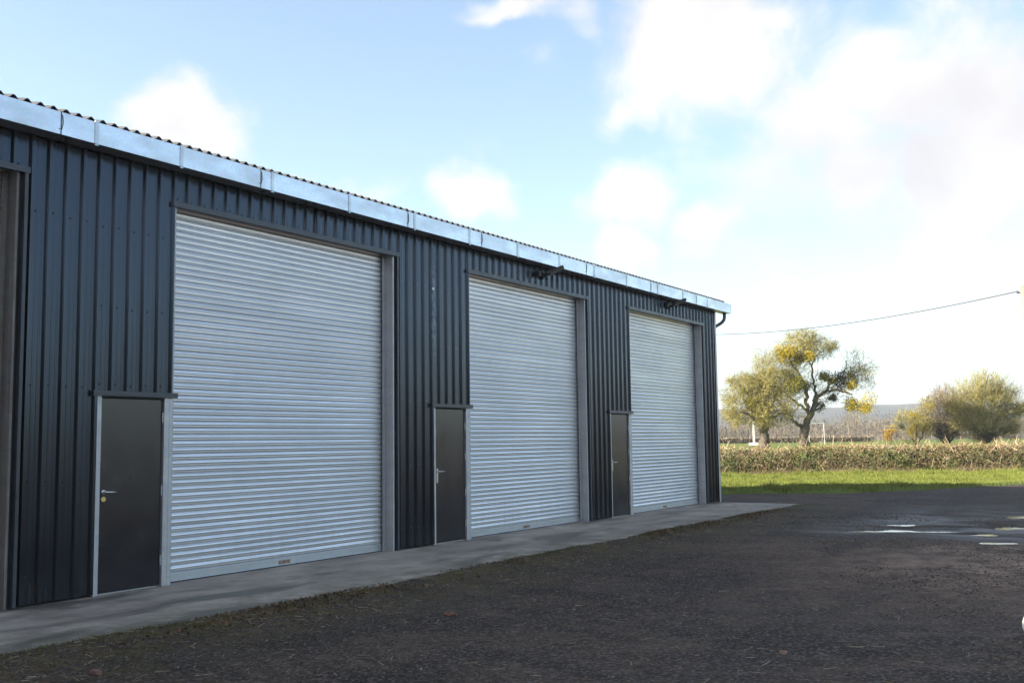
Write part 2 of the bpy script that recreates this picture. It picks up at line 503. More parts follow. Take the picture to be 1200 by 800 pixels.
mb = MB()
zr = 4.985 + (DEPTH / 2 + .205) * math.tan(R_(12)) + .03
mb.tube([(-DEPTH / 2, Y_START - .2, zr), (-DEPTH / 2, Y_END + .24, zr)], .09, 10)
mb.build('ridge_cap', M['roof'], roof, True)

# box gutter
GX0, GX1, GZ0, GZ1 = .03, .262, 4.716, 4.948
GY1 = Y_END + .50
mb = MB(); g = .004
mb.box(GX1 - g, GX1, Y_START, GY1, GZ0, GZ1)
mb.box(GX0, GX1 - g, Y_START, GY1, GZ0, GZ0 + g)
mb.box(GX0, GX0 + g, Y_START, GY1, GZ0 + g, GZ1)
mb.box(GX1 - .022, GX1 - g, Y_START, GY1, GZ1 - g, GZ1)
gut = mb.build('box_gutter', M['gutter'], shed)
mb = MB(); mb.box(GX0, GX1 + .002, GY1, GY1 + .004, GZ0 - .002, GZ1 + .002); mb.build('gutter_end_cap', M['gutter'], gut)
for ys in (-5.6, -4.1, -2.7, -1.31, -.19, 1.24, 2.70, 4.17, 5.62, 7.08, 8.54, 9.92, 11.35, 12.9, 14.3, 15.8):
    mb = MB()
    mb.box(GX1 + .0005, GX1 + .006, ys, ys + .045, GZ0 - .02, GZ1 + .012)
    mb.box(GX0, GX1 + .006, ys, ys + .045, GZ0 - .0075, GZ0 - .0005)
    mb.build('gutter_strap', M['galv'], gut)
for ys in (-4.7, -1.71, 1.06, 4.02, 5.98, 9.6, 12.55, 15.1):
    mb = MB()
    mb.box(GX1 + .0005, GX1 + .0025, ys, ys + .012, GZ0, GZ1)
    mb.tube([(GX1 + .003, ys + .02, GZ1 - .03), (GX1 + .003, ys + .028, GZ0 + .12), (GX1 + .003, ys + .012, GZ0 + .05), (GX1 + .003, ys - .02, GZ0 + .055)], .004, 5)
    mb.build('gutter_joint', M['flash'], gut)

# brown-grey eaves plate between wall head and gutter
mb = MB(); mb.box(-.10, .026, Y_START, Y_END, 4.762, 4.9); mb.build('eaves_plate', M['frame'], shed)

# downpipe swan neck round the corner
mb = MB()
pts = [(.13, Y_END + .36, 4.72), (.13, Y_END + .36, 4.62), (.12, Y_END + .35, 4.55), (.07, Y_END + .29, 4.47), (0, Y_END + .21, 4.41), (-.06, Y_END + .14, 4.36), (-.09, Y_END + .115, 4.30), (-.095, Y_END + .11, 4.2), (-.095, Y_END + .11, .12)]
mb.tube(pts, .042, 14)
dp = mb.build('downpipe', M['pipe'], shed, True)
for z in (4.32, 3.1, 1.6, .5):
    mb = MB(); mb.tube([(-.095, Y_END + .11, z - .025), (-.095, Y_END + .11, z + .025)], .05, 14); mb.box(-.11, -.08, Y_END + .01, Y_END + .07, z - .02, z + .02)
    mb.build('pipe_clip', M['pipe'], dp)

# shutters, doors, frames, flashings
SX = -.175
def shutter_curtain(y0, y1):
    pitch = .075; z = .105; prof = []
    while z < HS + .06:
        # interlock groove, face leaning a little down with a small step in it, rounded shoulder that catches the sky
        jx = random.uniform(-.0007, .0007); jl = random.uniform(-.0007, .0007)
        for dz, x in ((0, -.006), (.004, -.004), (.009, .0042), (.012, .0052), (.025, .0084), (.030, .0083), (.034, .0086), (.050, .0116), (.055, .0108), (.066, .0032), (.071, -.0040)):
            prof.append((SX + x + jx + jl * (dz / .05), z + dz))
        z += pitch
    pr = np.array(prof); n = len(pr)
    ys = np.linspace(y0, y1, 9)
    V = np.concatenate([np.stack([pr[:, 0] + .0012 * math.sin(3.1 * j + y0), np.full(n, yv), pr[:, 1]], -1) for j, yv in enumerate(ys)])
    q = []
    for j in range(len(ys) - 1):
        i = np.arange(n - 1)
        q.append(np.stack([j * n + i, (j + 1) * n + i, (j + 1) * n + i + 1, j * n + i + 1], -1))
    return V, [np.concatenate(q)]

for k in BAYS:
    y = 6 * k
    V, F = shutter_curtain(y + .03, y + 3.985)
    sh = mesh_np('roller_shutter', V, F, M['slat'], shed, smooth=False)
    mb = MB(); mb.box(SX - .012, SX + .014, y + .03, y + 3.985, .012, .108)
    mb.box(SX + .0142, SX + .03, y + .03, y + 3.985, .012, .020)
    bevel(mb.build('bottom_rail', M['galv'], sh), .003)
    mb = MB(); mb.box(SX - .01, SX + .012, y + .03, y + 3.985, .0015, .011); mb.build('rubber_seal', M['black'], sh)
    if k >= 0:
        mb = MB(); mb.box(SX + .0145, SX + .022, y + 1.86, y + 2.06, .030, .075); mb.tube([(SX + .022, y + 1.95, .052), (SX + .036, y + 1.95, .052)], .014, 10)
        mb.build('latch', M['rust'], sh)
    # guide channels / jambs
    mb = MB()
    mb.box(-.27, -.004, y + 4.0, y + 4.006, 0, HS + .02); mb.box(-.010, -.004, y + 4.006, y + 4.03, 0, HS + .02)
    mb.box(SX + .03, SX + .034, y + 3.93, y + 4.0, 0, HS)            # lip of the guide
    bevel(mb.build('shutter_jamb', M['frame'] if k >= 0 else M['darkframe'], shed), .0015, 1)
    mb = MB()
    mb.box(-.27, -.002, y - .006, y, 0, HS + .02); mb.box(-.012, -.002, y - .055, y - .0065, 0, HS + .02); mb.box(SX + .03, SX + .034, y + .0005, y + .06, 0, HS)
    bevel(mb.build('shutter_jamb', M['frame'], shed), .0015, 1)
    # dark slot between jamb and cladding, light cut edge of the cladding
    mb = MB(); mb.box(-.06, -.03, y + 4.03, y + 4.075, 0, HS + .02); mb.build('jamb_recess', M['gap'], shed)
    mb = MB(); mb.box(-.03, .021, y + 4.0755, y + 4.0795, .01, HS + .02); mb.box(.0215, .0245, y + 4.0755, y + 4.112, .01, HS + .02)
    for z in (1.1, 2.2, 3.15, 4.05): mb.tube([(.0245, y + 4.094, z), (.033, y + 4.094, z)], .010, 8)
    mb.build('cladding_trim', M['flash'], shed)
    # lintel
    mb = MB(); mb.box(-.27, -.022, y - .02, y + 4.05, HS + .022, HS + .18)
    mb.build('lintel', M['frame'], shed)
    mb = MB(); mb.box(.0215, .034, y - .075, y + 4.125, HS - .012, HS + .05); mb.box(-.02, .021, y - .075, y + 4.125, HS - .012, HS - .008)
    fl = mb.build('shutter_flashing', M['flash'], shed)
    if k < 0: continue
    # personnel door
    mb = MB()
    mb.box(-.10, -.002, y - 1.012, y - .950, 0, HD + .02)
    bevel(mb.build('door_jamb', M['frame'], shed), .003)
    mb = MB()
    mb.box(-.10, -.0015, y - .125, y - .0565, 0, HD + .02); 
    bevel(mb.build('door_jamb', M['frame'], shed), .003)
    mb = MB(); mb.box(-.10, -.01, y - .949, y - .126, HD - .022, HD + .024); mb.build('door_head', M['gap'], shed)
    mb = MB(); mb.box(-.10, -.052, y - .949, y - .126, 0, .012); mb.build('threshold', M['galv'], shed)
    mb = MB(); mb.box(-.075, -.032, y - .944, y - .133, .016, HD - .028)
    dr = bevel(mb.build('door', M['door'], shed), .003)
    zs = (1.87, 1.06, .29) if k == 0 else (1.81, 1.32, .76, .26)
    for z in zs:
        mb = MB(); mb.tube([(-.022, y - .131, z - .055), (-.022, y - .131, z + .055)], .0095, 10); mb.build('hinge', M['galv'], dr, False)
    hy = y - .885
    if k == 0:
        mb = MB(); mb.tube([(-.0315, hy, 1.075), (-.024, hy, 1.075)], .026, 18)
        mb.tube([(-.024, hy, 1.075), (.018, hy, 1.075)], .010, 10); mb.tube([(.018, hy - .008, 1.075), (.020, hy + .06, 1.073), (.017, hy + .125, 1.072)], [.010, .0095, .008], 10)
        mb.build('handle', M['chrome'], dr, True)
        mb = MB(); mb.tube([(-.0315, hy, 1.0), (-.024, hy, 1.0)], .027, 18); mb.box(-.024, -.018, hy - .006, hy + .006, .985, 1.012)
        mb.build('keyhole', M['brass'], dr)
    else:
        mb = MB(); mb.box(-.0315, -.022, hy - .022, hy + .022, .93, 1.15)
        bevel(mb.build('handle_plate', M['chrome'], dr), .004)
        mb = MB(); mb.tube([(-.0215, hy, 1.105), (.022, hy, 1.105)], .010, 10); mb.tube([(.022, hy - .008, 1.105), (.024, hy + .06, 1.104), (.02, hy + .125, 1.104)], [.010, .0095, .008], 10)
        mb.build('handle', M['chrome'], dr, True)
    mb = MB(); mb.box(.0215, .032, y - 1.075, y + .035, HD - .004, HD + .05); mb.box(-.02, .021, y - 1.075, y + .035, HD - .004, HD)
    mb.box(.0325, .042, y - 1.082, y - 1.055, HD - .01, HD + .055)
    mb.build('door_flashing', M['flash'], shed)

# white cable cap on the scuffed rib
mb = MB(); mb.tube([(-.014, 4.972, 3.93), (.03, 4.972, 3.93)], [.03, .024], 12); mb.build('cable_cap', M['white'], shed)
# a second lap line above the first shutter
mb = MB(); mb.box(.0195, .0225, 2.338, 2.352, HS + .052, 4.71); mb.build('sheet_lap', M['gap'], shed)

# floodlights above the second and third shutters
def floodlight(y, z, label):
    o = empty('floodlight', (.02, y, z), label, 'floodlight', 'floodlights above the shutters')
    mb = MB(); mb.box(0, .05, -.05, .05, -.045, .065); bevel(mb.build('wall_bracket', M['black'], o), .006)
    mb = MB(); mb.tube([(.05, 0, .0), (.13, .0, .03)], .022, 10); mb.tube([(.13, -.045, .03), (.13, .045, .03)], .02, 10); mb.build('swivel', M['black'], o)
    Mx = Matrix.Translation((.13, .02, .04)) @ Matrix.Rotation(R_(28), 4, 'Z') @ Matrix.Rotation(R_(-22), 4, 'Y')
    mb = MB(); mb.box(.02, .30, -.11, .11, -.018, .028, M=Mx)
    for j in range(6): mb.box(.05 + .04 * j, .062 + .04 * j, -.10, .10, .0282, .045, M=Mx)
    hd = mb.build('lamp_head', M['black'], o)
    mb = MB(); mb.box(.035, .285, -.095, .095, -.0225, -.0183, M=Mx); mb.build('lamp_face', M['lens'], hd)
    mb = MB(); mb.tube([(.03, -.05, .01), (.06, -.22, .02)], .012, 8); mb.build('sensor_arm', M['black'], o)
    mb = MB(); mb.box(.02, .12, -.30, -.21, -.035, .06); mb.tube([(.07, -.255, -.035), (.07, -.255, -.06)], [.04, .02], 12)
    bevel(mb.build('motion_sensor', M['black'], o), .01)
    return o
floodlight(8.33, 4.545, 'dark floodlight with motion sensor above the middle roller shutter')
floodlight(14.02, 4.56, 'dark floodlight with motion sensor above the farthest roller shutter, near the building corner')

# ------------------------------------------------------------------ ground
bx = np.array([-60, -12, -4, -1.5, 1.8, 3.5, 5.2, 7.0, 9.0, 12, 20, 60]); by = np.array([17, 19, 20.4, 21.2, 22.7, 25.6, 29.6, 32.2, 34.5, 37, 41, 52])
def yard_edge(x): return np.interp(x, bx, by)
PUD = [(5.11, 12.3, .50, .32, .06), (5.97, 11.1, .80, .30, .06), (4.9, 10.65, .65, .26, .045), (6.95, 15.4, .6, .5, .055), (7.25, 12.35, .6, .36, .055), (6.75, 10.65, .36, .2, .04), (7.38, 9.28, .3, .2, .04), (4.6, 13.4, .9, .4, .03), (6.3, 14.5, .8, .4, .03), (4.94, 5.8, .35, .22, .03), (5.6, 3.24, .4, .25, .03), (6.3, 3.3, .3, .2, .03)]
PC, PS = .847, .531      # long axis of the hollows, along the wheel tracks
def yard_z(x, y):
    e = fbm(x * 1.1, y * 1.1, 4)
    z = -.045 + .05 * fbm(x * .35, y * .35, 3) + .030 * e + .012 * fbm(x * 6, y * 6, 3)
    # soil creeping over the slab edge
    edge = np.abs(x - (2.12 + .22 * fbm(y * .55 + 3, y * 0 + 1.7, 4)))
    nearslab = (y < 16.7 + .2)
    lip = np.where(nearslab, .058 * sstep(.55, .0, edge) , 0)
    z = z + lip
    inside = sstep(2.2, 1.75, x) * sstep(16.9, 16.6, y)
    z = z * (1 - inside) + (-.10) * inside
    for px, py, a, b, d in PUD:
        r2 = (((x - px) * PC + (y - py) * PS) / a) ** 2 + (((y - py) * PC - (x - px) * PS) / b) ** 2
        z = z - d * np.exp(-r2 * 1.1)
    # wheel ruts
    for off in (5.1, 6.7):
        z = z - .018 * np.exp(-((x - off - .35 * np.sin(y * .16)) / .22) ** 2) * sstep(30, 12, y)
    return z

def C_depth(x, y): return (x - 9.665) * -.530 + (y + 8.153) * .848
def land_z(x, y):
    be = yard_edge(x) + 1.0 * fbm(x * .8, y * .3, 4)
    inyard = sstep(.35, -.9, y - be) * sstep(70, 45, np.abs(x)) 
    D = C_depth(x, y)
    z = .03 + .10 * fbm(x * .5, y * .5, 3)
    r = np.hypot(x, y)
    z = z + .78 * sstep(50, 74, D)
    z = z - .36 * inyard
    ang = np.arctan2(x, y)
    hill = sstep(620, 1750, r) * (52 + 26 * fbm(ang * 6 + 3, r * .0009, 4)) 
    z = z + hill - 1.2 * sstep(220, 420, r)
    return z

# yard sheet
xs = np.unique(np.concatenate([np.arange(-14, 1.4, .6), np.arange(1.4, 10.2, .075), np.arange(10.2, 46, .8), np.arange(46, 92, 3.)]))
ys = np.unique(np.concatenate([np.arange(-34, -4.5, .7), np.arange(-4.5, 17.2, .075), np.arange(17.2, 50, .3)]))
X, Y = np.meshgrid(xs, ys, indexing='ij'); Z = yard_z(X, Y)
keep_d = Y - yard_edge(X)
Z = Z - .6 * sstep(1.5, 4.0, keep_d)
nx, ny = X.shape
idx = np.arange(nx * ny).reshape(nx, ny)
q = np.stack([idx[:-1, :-1], idx[1:, :-1], idx[1:, 1:], idx[:-1, 1:]], -1).reshape(-1, 4)
cen = keep_d.ravel()[q].min(1)
q = q[cen < 4.0]
yard = mesh_np('gravel_yard', np.stack([X, Y, Z], -1).reshape(-1, 3), [q], M['yard'], smooth=True)
tag(yard, 'dark damp gravel yard in front of the building', 'yard', kind='structure')

# land sheet, to the horizon
th = np.unique(np.concatenate([np.arange(-180, -75, 3.), np.arange(-75, 15, .45), np.arange(15, 181, 3.)]))
rr = np.concatenate([np.arange(1, 62, .45), 62 * 1.05 ** np.arange(1, 78)])
TH, RR = np.meshgrid(np.radians(th), rr, indexing='ij')
X = 9.6 + RR * np.sin(TH); Y = -8.1 + RR * np.cos(TH); Z = land_z(X, Y)
n1, n2 = X.shape; idx = np.arange(n1 * n2).reshape(n1, n2)
q = np.stack([idx[:-1, :-1], idx[:-1, 1:], idx[1:, 1:], idx[1:, :-1]], -1).reshape(-1, 4)
land = mesh_np('ground', np.stack([X, Y, Z], -1).reshape(-1, 3), [q[:, ::-1]], M['land'], smooth=True)
tag(land, 'green pasture running out to low wooded hills', 'ground', kind='structure')

# concrete apron
mb = MB(); mb.box(-9.5, 2.16, Y_START, 16.74, -.16, 0.0)
ap = bevel(mb.build('concrete_apron', M['conc']), .012)
tag(ap, 'pale stained concrete apron along the foot of the building', 'concrete slab', kind='structure')

# puddles: flat water at a fixed level in each hollow
for i, (px, py, a, b, d) in enumerate(PUD[:7]):
    lv = float(yard_z(np.array([px]), np.array([py]))[0]) + d * .42
    t_ = np.linspace(0, 2 * np.pi, 40, endpoint=False)
    k = 1.25 + .25 * np.sin(3 * t_ + i) + .12 * np.sin(5 * t_ + 2 * i)
    ca, sa = a * k * np.cos(t_), b * k * np.sin(t_)
    V = np.stack([px + ca * PC - sa * PS, py + ca * PS + sa * PC, np.full(40, lv)], -1)
    V = np.vstack([V, [[px, py, lv]]])
    F = np.array([(40, j, (j + 1) % 40) for j in range(40)])
    o = mesh_np('puddle', V, [F], M['water'])
    tag(o, 'shallow rain puddle in the gravel yard', 'puddle', kind='structure')

# ------------------------------------------------------------------ loose gravel, litter, moss
def scatter_yard(n, x0, x1, y0, y1, bias=1.0):
    x = rng.uniform(x0, x1, n); y = y0 + (y1 - y0) * rng.random(n) ** bias
    return x, y
OCT = np.array([(1, 0, 0), (-1, 0, 0), (0, 1, 0), (0, -1, 0), (0, 0, 1), (0, 0, -1)], float)
OF = np.array([(0, 2, 4), (2, 1, 4), (1, 3, 4), (3, 0, 4), (2, 0, 5), (1, 2, 5), (3, 1, 5), (0, 3, 5)])
def stones(x, y, z, s):
    n = len(x)
    V = OCT[None] * rng.uniform(.55, 1.25, (n, 6, 1)) * s[:, None, None] * np.array([1, 1, .6]) + rng.normal(size=(n, 6, 3)) * s[:, None, None] * .18
    a = rng.uniform(0, 6.28, n); c, sn = np.cos(a)[:, None], np.sin(a)[:, None]
    Vx = V[..., 0] * c - V[..., 1] * sn; Vy = V[..., 0] * sn + V[..., 1] * c
    V = np.stack([Vx + x[:, None], Vy + y[:, None], V[..., 2] + z[:, None]], -1)
    return V.reshape(-1, 3), (np.arange(n) * 6)[:, None, None] + OF[None]
n = 90000
x, y = scatter_yard(n, 2.0, 9.6, -4.3, 15, 1.5)
ok = (vnoise(x * .9, y * .9) * .7 + vnoise(x * 3, y * 3) * .3 + .2 * rng.random(n)) > np.where(x > 5.6, .70, .60)
x, y = x[ok], y[ok]
s = .005 + .012 * rng.random(len(x)) ** 3
V, F = stones(x, y, yard_z(x, y) + s * .15, s)
M['grav'] = material('gravel_stone', m_island([(0, (.042, .038, .036)), (.45, (.065, .057, .051)), (.75, (.085, .064, .05)), (.93, (.12, .11, .10)), (1, (.24, .23, .21))], .85, .25))
tag(mesh_np('gravel', V, [F.reshape(-1, 3)], M['grav']), 'loose small stones and grit scattered over the yard', 'gravel', kind='stuff')

# litter of straw and twigs
n = 2600
x, y = scatter_yard(n, 2.1, 9.4, -4, 14, 1.4); 
w = np.where(rng.random(n) < .4, rng.normal(2.5, .35, n), x); x = np.clip(w, 1.95, 9.4)
a = rng.uniform(0, 6.28, n); L = rng.uniform(.012, .06, n)
z = yard_z(x, y) + .008
d = np.stack([np.cos(a) * L, np.sin(a) * L, rng.normal(0, .006, n)], -1)
c = np.stack([x, y, z], -1)
V, F = strips(c - d, c + d, rng.uniform(.0012, .003, n), .0012, 3)
M['straw'] = material('straw', m_island([(0, (.10, .07, .045)), (.5, (.20, .15, .09)), (.85, (.34, .28, .18)), (1, (.5, .44, .33))], .8))
tag(mesh_np('straw_litter', V, [F], M['straw']), 'bits of pale straw and twig strewn on the gravel', 'litter', kind='stuff')

# dead leaves + moss + thin grass along the slab
n = 7000
y = rng.uniform(-5, 16.6, n); x = 2.12 + .22 * fbm(y * .55 + 3, y * 0 + 1.7, 4) + np.abs(rng.normal(0, .28, n)) - .06
ok = vnoise(x * 2.2 + 9, y * 1.1) > .42; x, y = x[ok], y[ok]
c = np.stack([x, y, np.maximum(yard_z(x, y), -.01) + .008], -1)
V1, F1 = leaves(c, rng.uniform(.008, .028, len(x)), 0, .6)
V1[:, 2] = np.maximum(V1[:, 2], np.repeat(c[:, 2], 4) - .004)
M['litter'] = material('leaf_litter', m_island([(0, (.05, .035, .02)), (.4, (.10, .062, .035)), (.7, (.13, .10, .05)), (1, (.20, .10, .05))], .8))
tag(mesh_np('leaf_litter', V1, [F1], M['litter']), 'dead leaves and bark crumbs gathered along the slab edge', 'leaf litter', kind='stuff')
n = 16000
y = rng.uniform(-5, 16.6, n); x = 2.10 + .22 * fbm(y * .55 + 3, y * 0 + 1.7, 4) + np.abs(rng.normal(0, .13, n)) - .05
ok = vnoise(x * 1.4 + 40, y * .9 + 7) > .40; x, y = x[ok], y[ok]; n = len(x)
c = np.stack([x, y, np.maximum(yard_z(x, y), -.012)], -1)
h = rng.uniform(.008, .035, n)[:, None]
V, F = strips(c, c + (unit(rng.normal(size=(n, 3)) * .8 + np.array([0, 0, 1])) * h), .0022, .0006, 3)
M['moss'] = material('moss', m_island([(0, (.045, .05, .014)), (.6, (.075, .08, .02)), (1, (.13, .12, .045))], .9))
tag(mesh_np('moss', V, [F], M['moss']), 'olive moss and short weeds along the concrete edge', 'moss', kind='stuff')

# single stones and bricks one can pick out
def rock(name, x, y, sx, sy, sz, mat, label, cat, seed, rz=0.0):
    bm = bmesh.new(); bmesh.ops.create_icosphere(bm, subdivisions=3, radius=1)
    r = random.Random(seed); dirs = [(Vector((r.gauss(0, 1), r.gauss(0, 1), r.gauss(0, 1))).normalized(), r.uniform(.62, .9)) for _ in range(11)]
    for v in bm.verts:
        for d_, o_ in dirs:
            e = v.co.dot(d_) - o_
            if e > 0: v.co -= d_ * e
        v.co = Vector((v.co.x * sx, v.co.y * sy, v.co.z * sz))
    me = bpy.data.meshes.new(name); bm.to_mesh(me); bm.free(); me.materials.append(mat)
    o = bpy.data.objects.new(name, me); link(o)
    o.location = (x, y, float(yard_z(np.array([x]), np.array([y]))[0]) + sz * .35); o.rotation_euler = (0, 0, rz)
    return tag(o, label, cat)
M['redstone'] = material('red_stone', m_plain((.15, .075, .06), .85, 0, .3, 40))
M['brick'] = material('brick_fragment', m_plain((.13, .058, .038), .85, 0, .35, 35))
M['tan'] = material('tan_stone', m_plain((.26, .17, .12), .85, 0, .3, 40))
M['chalk'] = material('chalk_white_stone', m_plain((.84, .82, .72), .8, 0, .05, 20))
rock('stone', 3.13, -3.28, .055, .045, .03, M['redstone'], 'pinkish stone lying near the bottom left corner in front of the slab', 'stone', 1)
rock('brick_fragment', 3.84, .0, .06, .038, .026, M['brick'], 'orange-red broken brick piece lying before the gap between first and second shutters', 'brick', 2, .5)
rock('stone', 7.1, -.3, .035, .028, .02, M['tan'], 'small tan stone on the dark gravel at lower right', 'stone', 3)
rock('boulder', 8.68, 1.22, .15, .15, .24, M['chalk'], 'bright white rounded boulder at the right edge of the yard', 'boulder', 4)

# ------------------------------------------------------------------ grass verge
def view_ok(x, y):
    dx, dy = x - 9.665, y + 8.153
    D = dx * -.530 + dy * .848; L = dx * .848 + dy * .530
    return (L / D > .13) & (L / D < .56) & (D > 20)
n = 330000
x = rng.uniform(-11, 11, n); y = rng.uniform(18, 53, n)
hx0, hy0, hx1, hy1 = -5.93, 33.6, 4.54, 42.1
hd = np.array([hx1 - hx0, hy1 - hy0]); hl = np.hypot(*hd); hd = hd / hl; hn = np.array([hd[1], -hd[0]])   # hn towards the yard
side = (x - hx0) * hn[0] + (y - hy0) * hn[1]
zl = land_z(x, y); zy = yard_z(x, y)
ok = view_ok(x, y) & (side > -.3) & (zl > zy - .015)
x, y, zl = x[ok], y[ok], zl[ok]; n = len(x)
tall = .025 + .05 * vnoise(x * 1.2, y * 1.2) + .20 * np.clip(vnoise(x * 1.5 + 30, y * 1.5) - .60, 0, 1) * 2 + .10 * sstep(2.2, .3, ((x - hx0) * hn[0] + (y - hy0) * hn[1])) * vnoise(x * .9, y * .9)
c = np.stack([x, y, zl - .01], -1)
tip = c + unit(rng.normal(size=(n, 3)) * np.array([.5, .5, 0]) + np.array([0, 0, 1])) * (tall * rng.uniform(.6, 1.4, n))[:, None]
V, F = strips(c, tip, .0075, .001, 3)
M['grass'] = material('verge_grass', m_island([(0, (.10, .145, .018)), (.5, (.19, .235, .03)), (.82, (.26, .285, .05)), (1, (.38, .33, .12))], .6, .3, .35))
tag(mesh_np('grass_verge', V, [F], M['grass']), 'bright green mown grass verge in front of the hedge', 'grass', kind='stuff')

# ------------------------------------------------------------------ hedge
hedge = empty('hedge', ((hx0 + hx1) / 2, (hy0 + hy1) / 2, 0), 'clipped brown and olive field hedge running behind the grass verge', 'hedge')
HI = np.array(hedge.location)
M['mist_d'] = material('dark_twig_and_gap_shade', m_island([(0, (.025, .022, .014)), (.6, (.05, .043, .026)), (1, (.085, .07, .042))], .8))  # dark twig tone, also stands in for shade inside the hedge
def hedge_pts(n, s0=-6, s1=None, wid=.55, h0=0.0, h1=1.2):
    s1 = hl + 12 if s1 is None else s1
    s = rng.uniform(s0, s1, n); t = rng.uniform(-1, 1, n)
    top = h1 * (.95 + .16 * fbm(s * .5, s * 0 + 2, 3)) + .05 * (s / hl)
    w = wid * (1 + .35 * fbm(s * .9, s * 0 + 8, 3))
    z = h0 + (top - h0) * rng.random(n)
    p = np.stack([hx0 + hd[0] * s - hn[0] * (.55 - t * w), hy0 + hd[1] * s - hn[1] * (.55 - t * w), z], -1)
    return p - HI, s
def hz(p):
    w = p + HI; p = p.copy(); p[:, 2] += np.maximum(land_z(w[:, 0], w[:, 1]), -.02); return p
def lumpy(p, s, k):
    return vnoise(s * 1.7 + 11, p[:, 2] * 2.6 + k) * .6 + vnoise(s * 4.1 + 3, p[:, 2] * 5 + k + 9) * .4
n = 30000
p, s = hedge_pts(n)
ok = lumpy(p, s, 0) + .25 * rng.random(n) > .50
p, s = p[ok], s[ok]; n = len(p)
d = unit(rng.normal(size=(n, 3)) * np.array([1, 1, .8]) + np.array([0, 0, .25])) * rng.uniform(.06, .30, n)[:, None]
q1 = p + d; q1[:, 2] = np.minimum(q1[:, 2], 1.28 + .06 * rng.normal(size=n))
V1, F1 = strips(hz(p), hz(q1), rng.uniform(.004, .012, n), .003, 3)
n2 = 1300
p2, s2 = hedge_pts(n2, h1=.1); p2[:350, 2] += .75; d2 = unit(rng.normal(size=(n2, 3)) * np.array([.55, .55, 0]) + np.array([0, 0, 1])) * rng.uniform(.35, .8, n2)[:, None]
V2, F2 = strips(hz(p2), hz(p2 + d2), rng.uniform(.007, .016, n2), .005, 4)
M['twig'] = material('hedge_twig', m_island([(0, (.08, .055, .035)), (.4, (.27, .18, .10)), (.75, (.48, .35, .20)), (1, (.66, .54, .37))], .85))
mesh_np('stems', *merge([(V1, F1), (V2, F2)]), M['twig'], hedge)
n = 34000
p, s = hedge_pts(n, wid=.62, h0=.08)
leafy = vnoise(s * .33 + 3, p[:, 2] * 1.2 + s * 0)
p = p[(leafy + .35 * rng.random(n) > .42) & (lumpy(p, s, 4) + .2 * rng.random(n) > .50)]
V1, F1 = leaves(hz(p), rng.uniform(.014, .034, len(p)), 0, .6)
M['hleaf'] = material('hedge_dead_leaf', m_island([(0, (.17, .115, .045)), (.35, (.40, .275, .12)), (.6, (.47, .33, .14)), (.8, (.37, .32, .10)), (1, (.60, .45, .25))], .7, .3, .4))
mesh_np('brown_foliage', V1, [F1], M['hleaf'], hedge)
n = 60000
p, s = hedge_pts(n, wid=.66, h0=.10)
g = vnoise(s * .55 + 60, p[:, 2] * 1.6 + s * .1) * .7 + vnoise(s * 2.3, p[:, 2] * 3 + 2) * .3
p = p[g + .12 * rng.random(n) > .66]
V1, F1 = leaves(hz(p), rng.uniform(.02, .042, len(p)), 0, .65)
M['gleaf'] = material('hedge_green_leaf', m_island([(0, (.06, .08, .014)), (.5, (.14, .165, .03)), (.85, (.22, .24, .05)), (1, (.32, .31, .09))], .5, .5, .35))
mesh_np('green_foliage', V1, [F1], M['gleaf'], hedge)
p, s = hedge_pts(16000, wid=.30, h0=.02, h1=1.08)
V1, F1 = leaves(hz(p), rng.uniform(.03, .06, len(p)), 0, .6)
mesh_np('gap_shade_core', V1, [F1], M['mist_d'], hedge)  # dark leaf core added so the hedge gaps look shaded

# dead grass along the hedge foot
n = 15000
s = rng.uniform(-5, hl + 10, n); t = np.abs(rng.normal(0, .35, n))
cl = vnoise(s * .8 + 5, s * 0 + 3)
ok = cl + .3 * rng.random(n) > .45; s, t = s[ok], t[ok]; n = len(s)
x = hx0 + hd[0] * s + hn[0] * (t - .1); y = hy0 + hd[1] * s + hn[1] * (t - .1)
c = np.stack([x, y, land_z(x, y) - .01], -1)
hh = rng.uniform(.08, .42, n)[:, None] * np.exp(-t * 1.2)[:, None]
V, F = strips(c, c + unit(rng.normal(size=(n, 3)) * np.array([.55, .55, 0]) + np.array([0, 0, 1])) * hh, .006, .001, 3)
M['dgrass'] = material('dead_grass', m_island([(0, (.13, .14, .04)), (.4, (.26, .21, .10)), (1, (.42, .33, .20))], .75, .3, .3))
tag(mesh_np('dry_grass', V, [F], M['dgrass']), 'tufts of dry straw coloured grass at the hedge foot', 'dry grass', kind='stuff')

# ------------------------------------------------------------------ trees
AX_R = np.array([.848, .530, 0.]); AX_D = np.array([-.530, .848, 0.]); AX_U = np.array([0, 0, 1.])

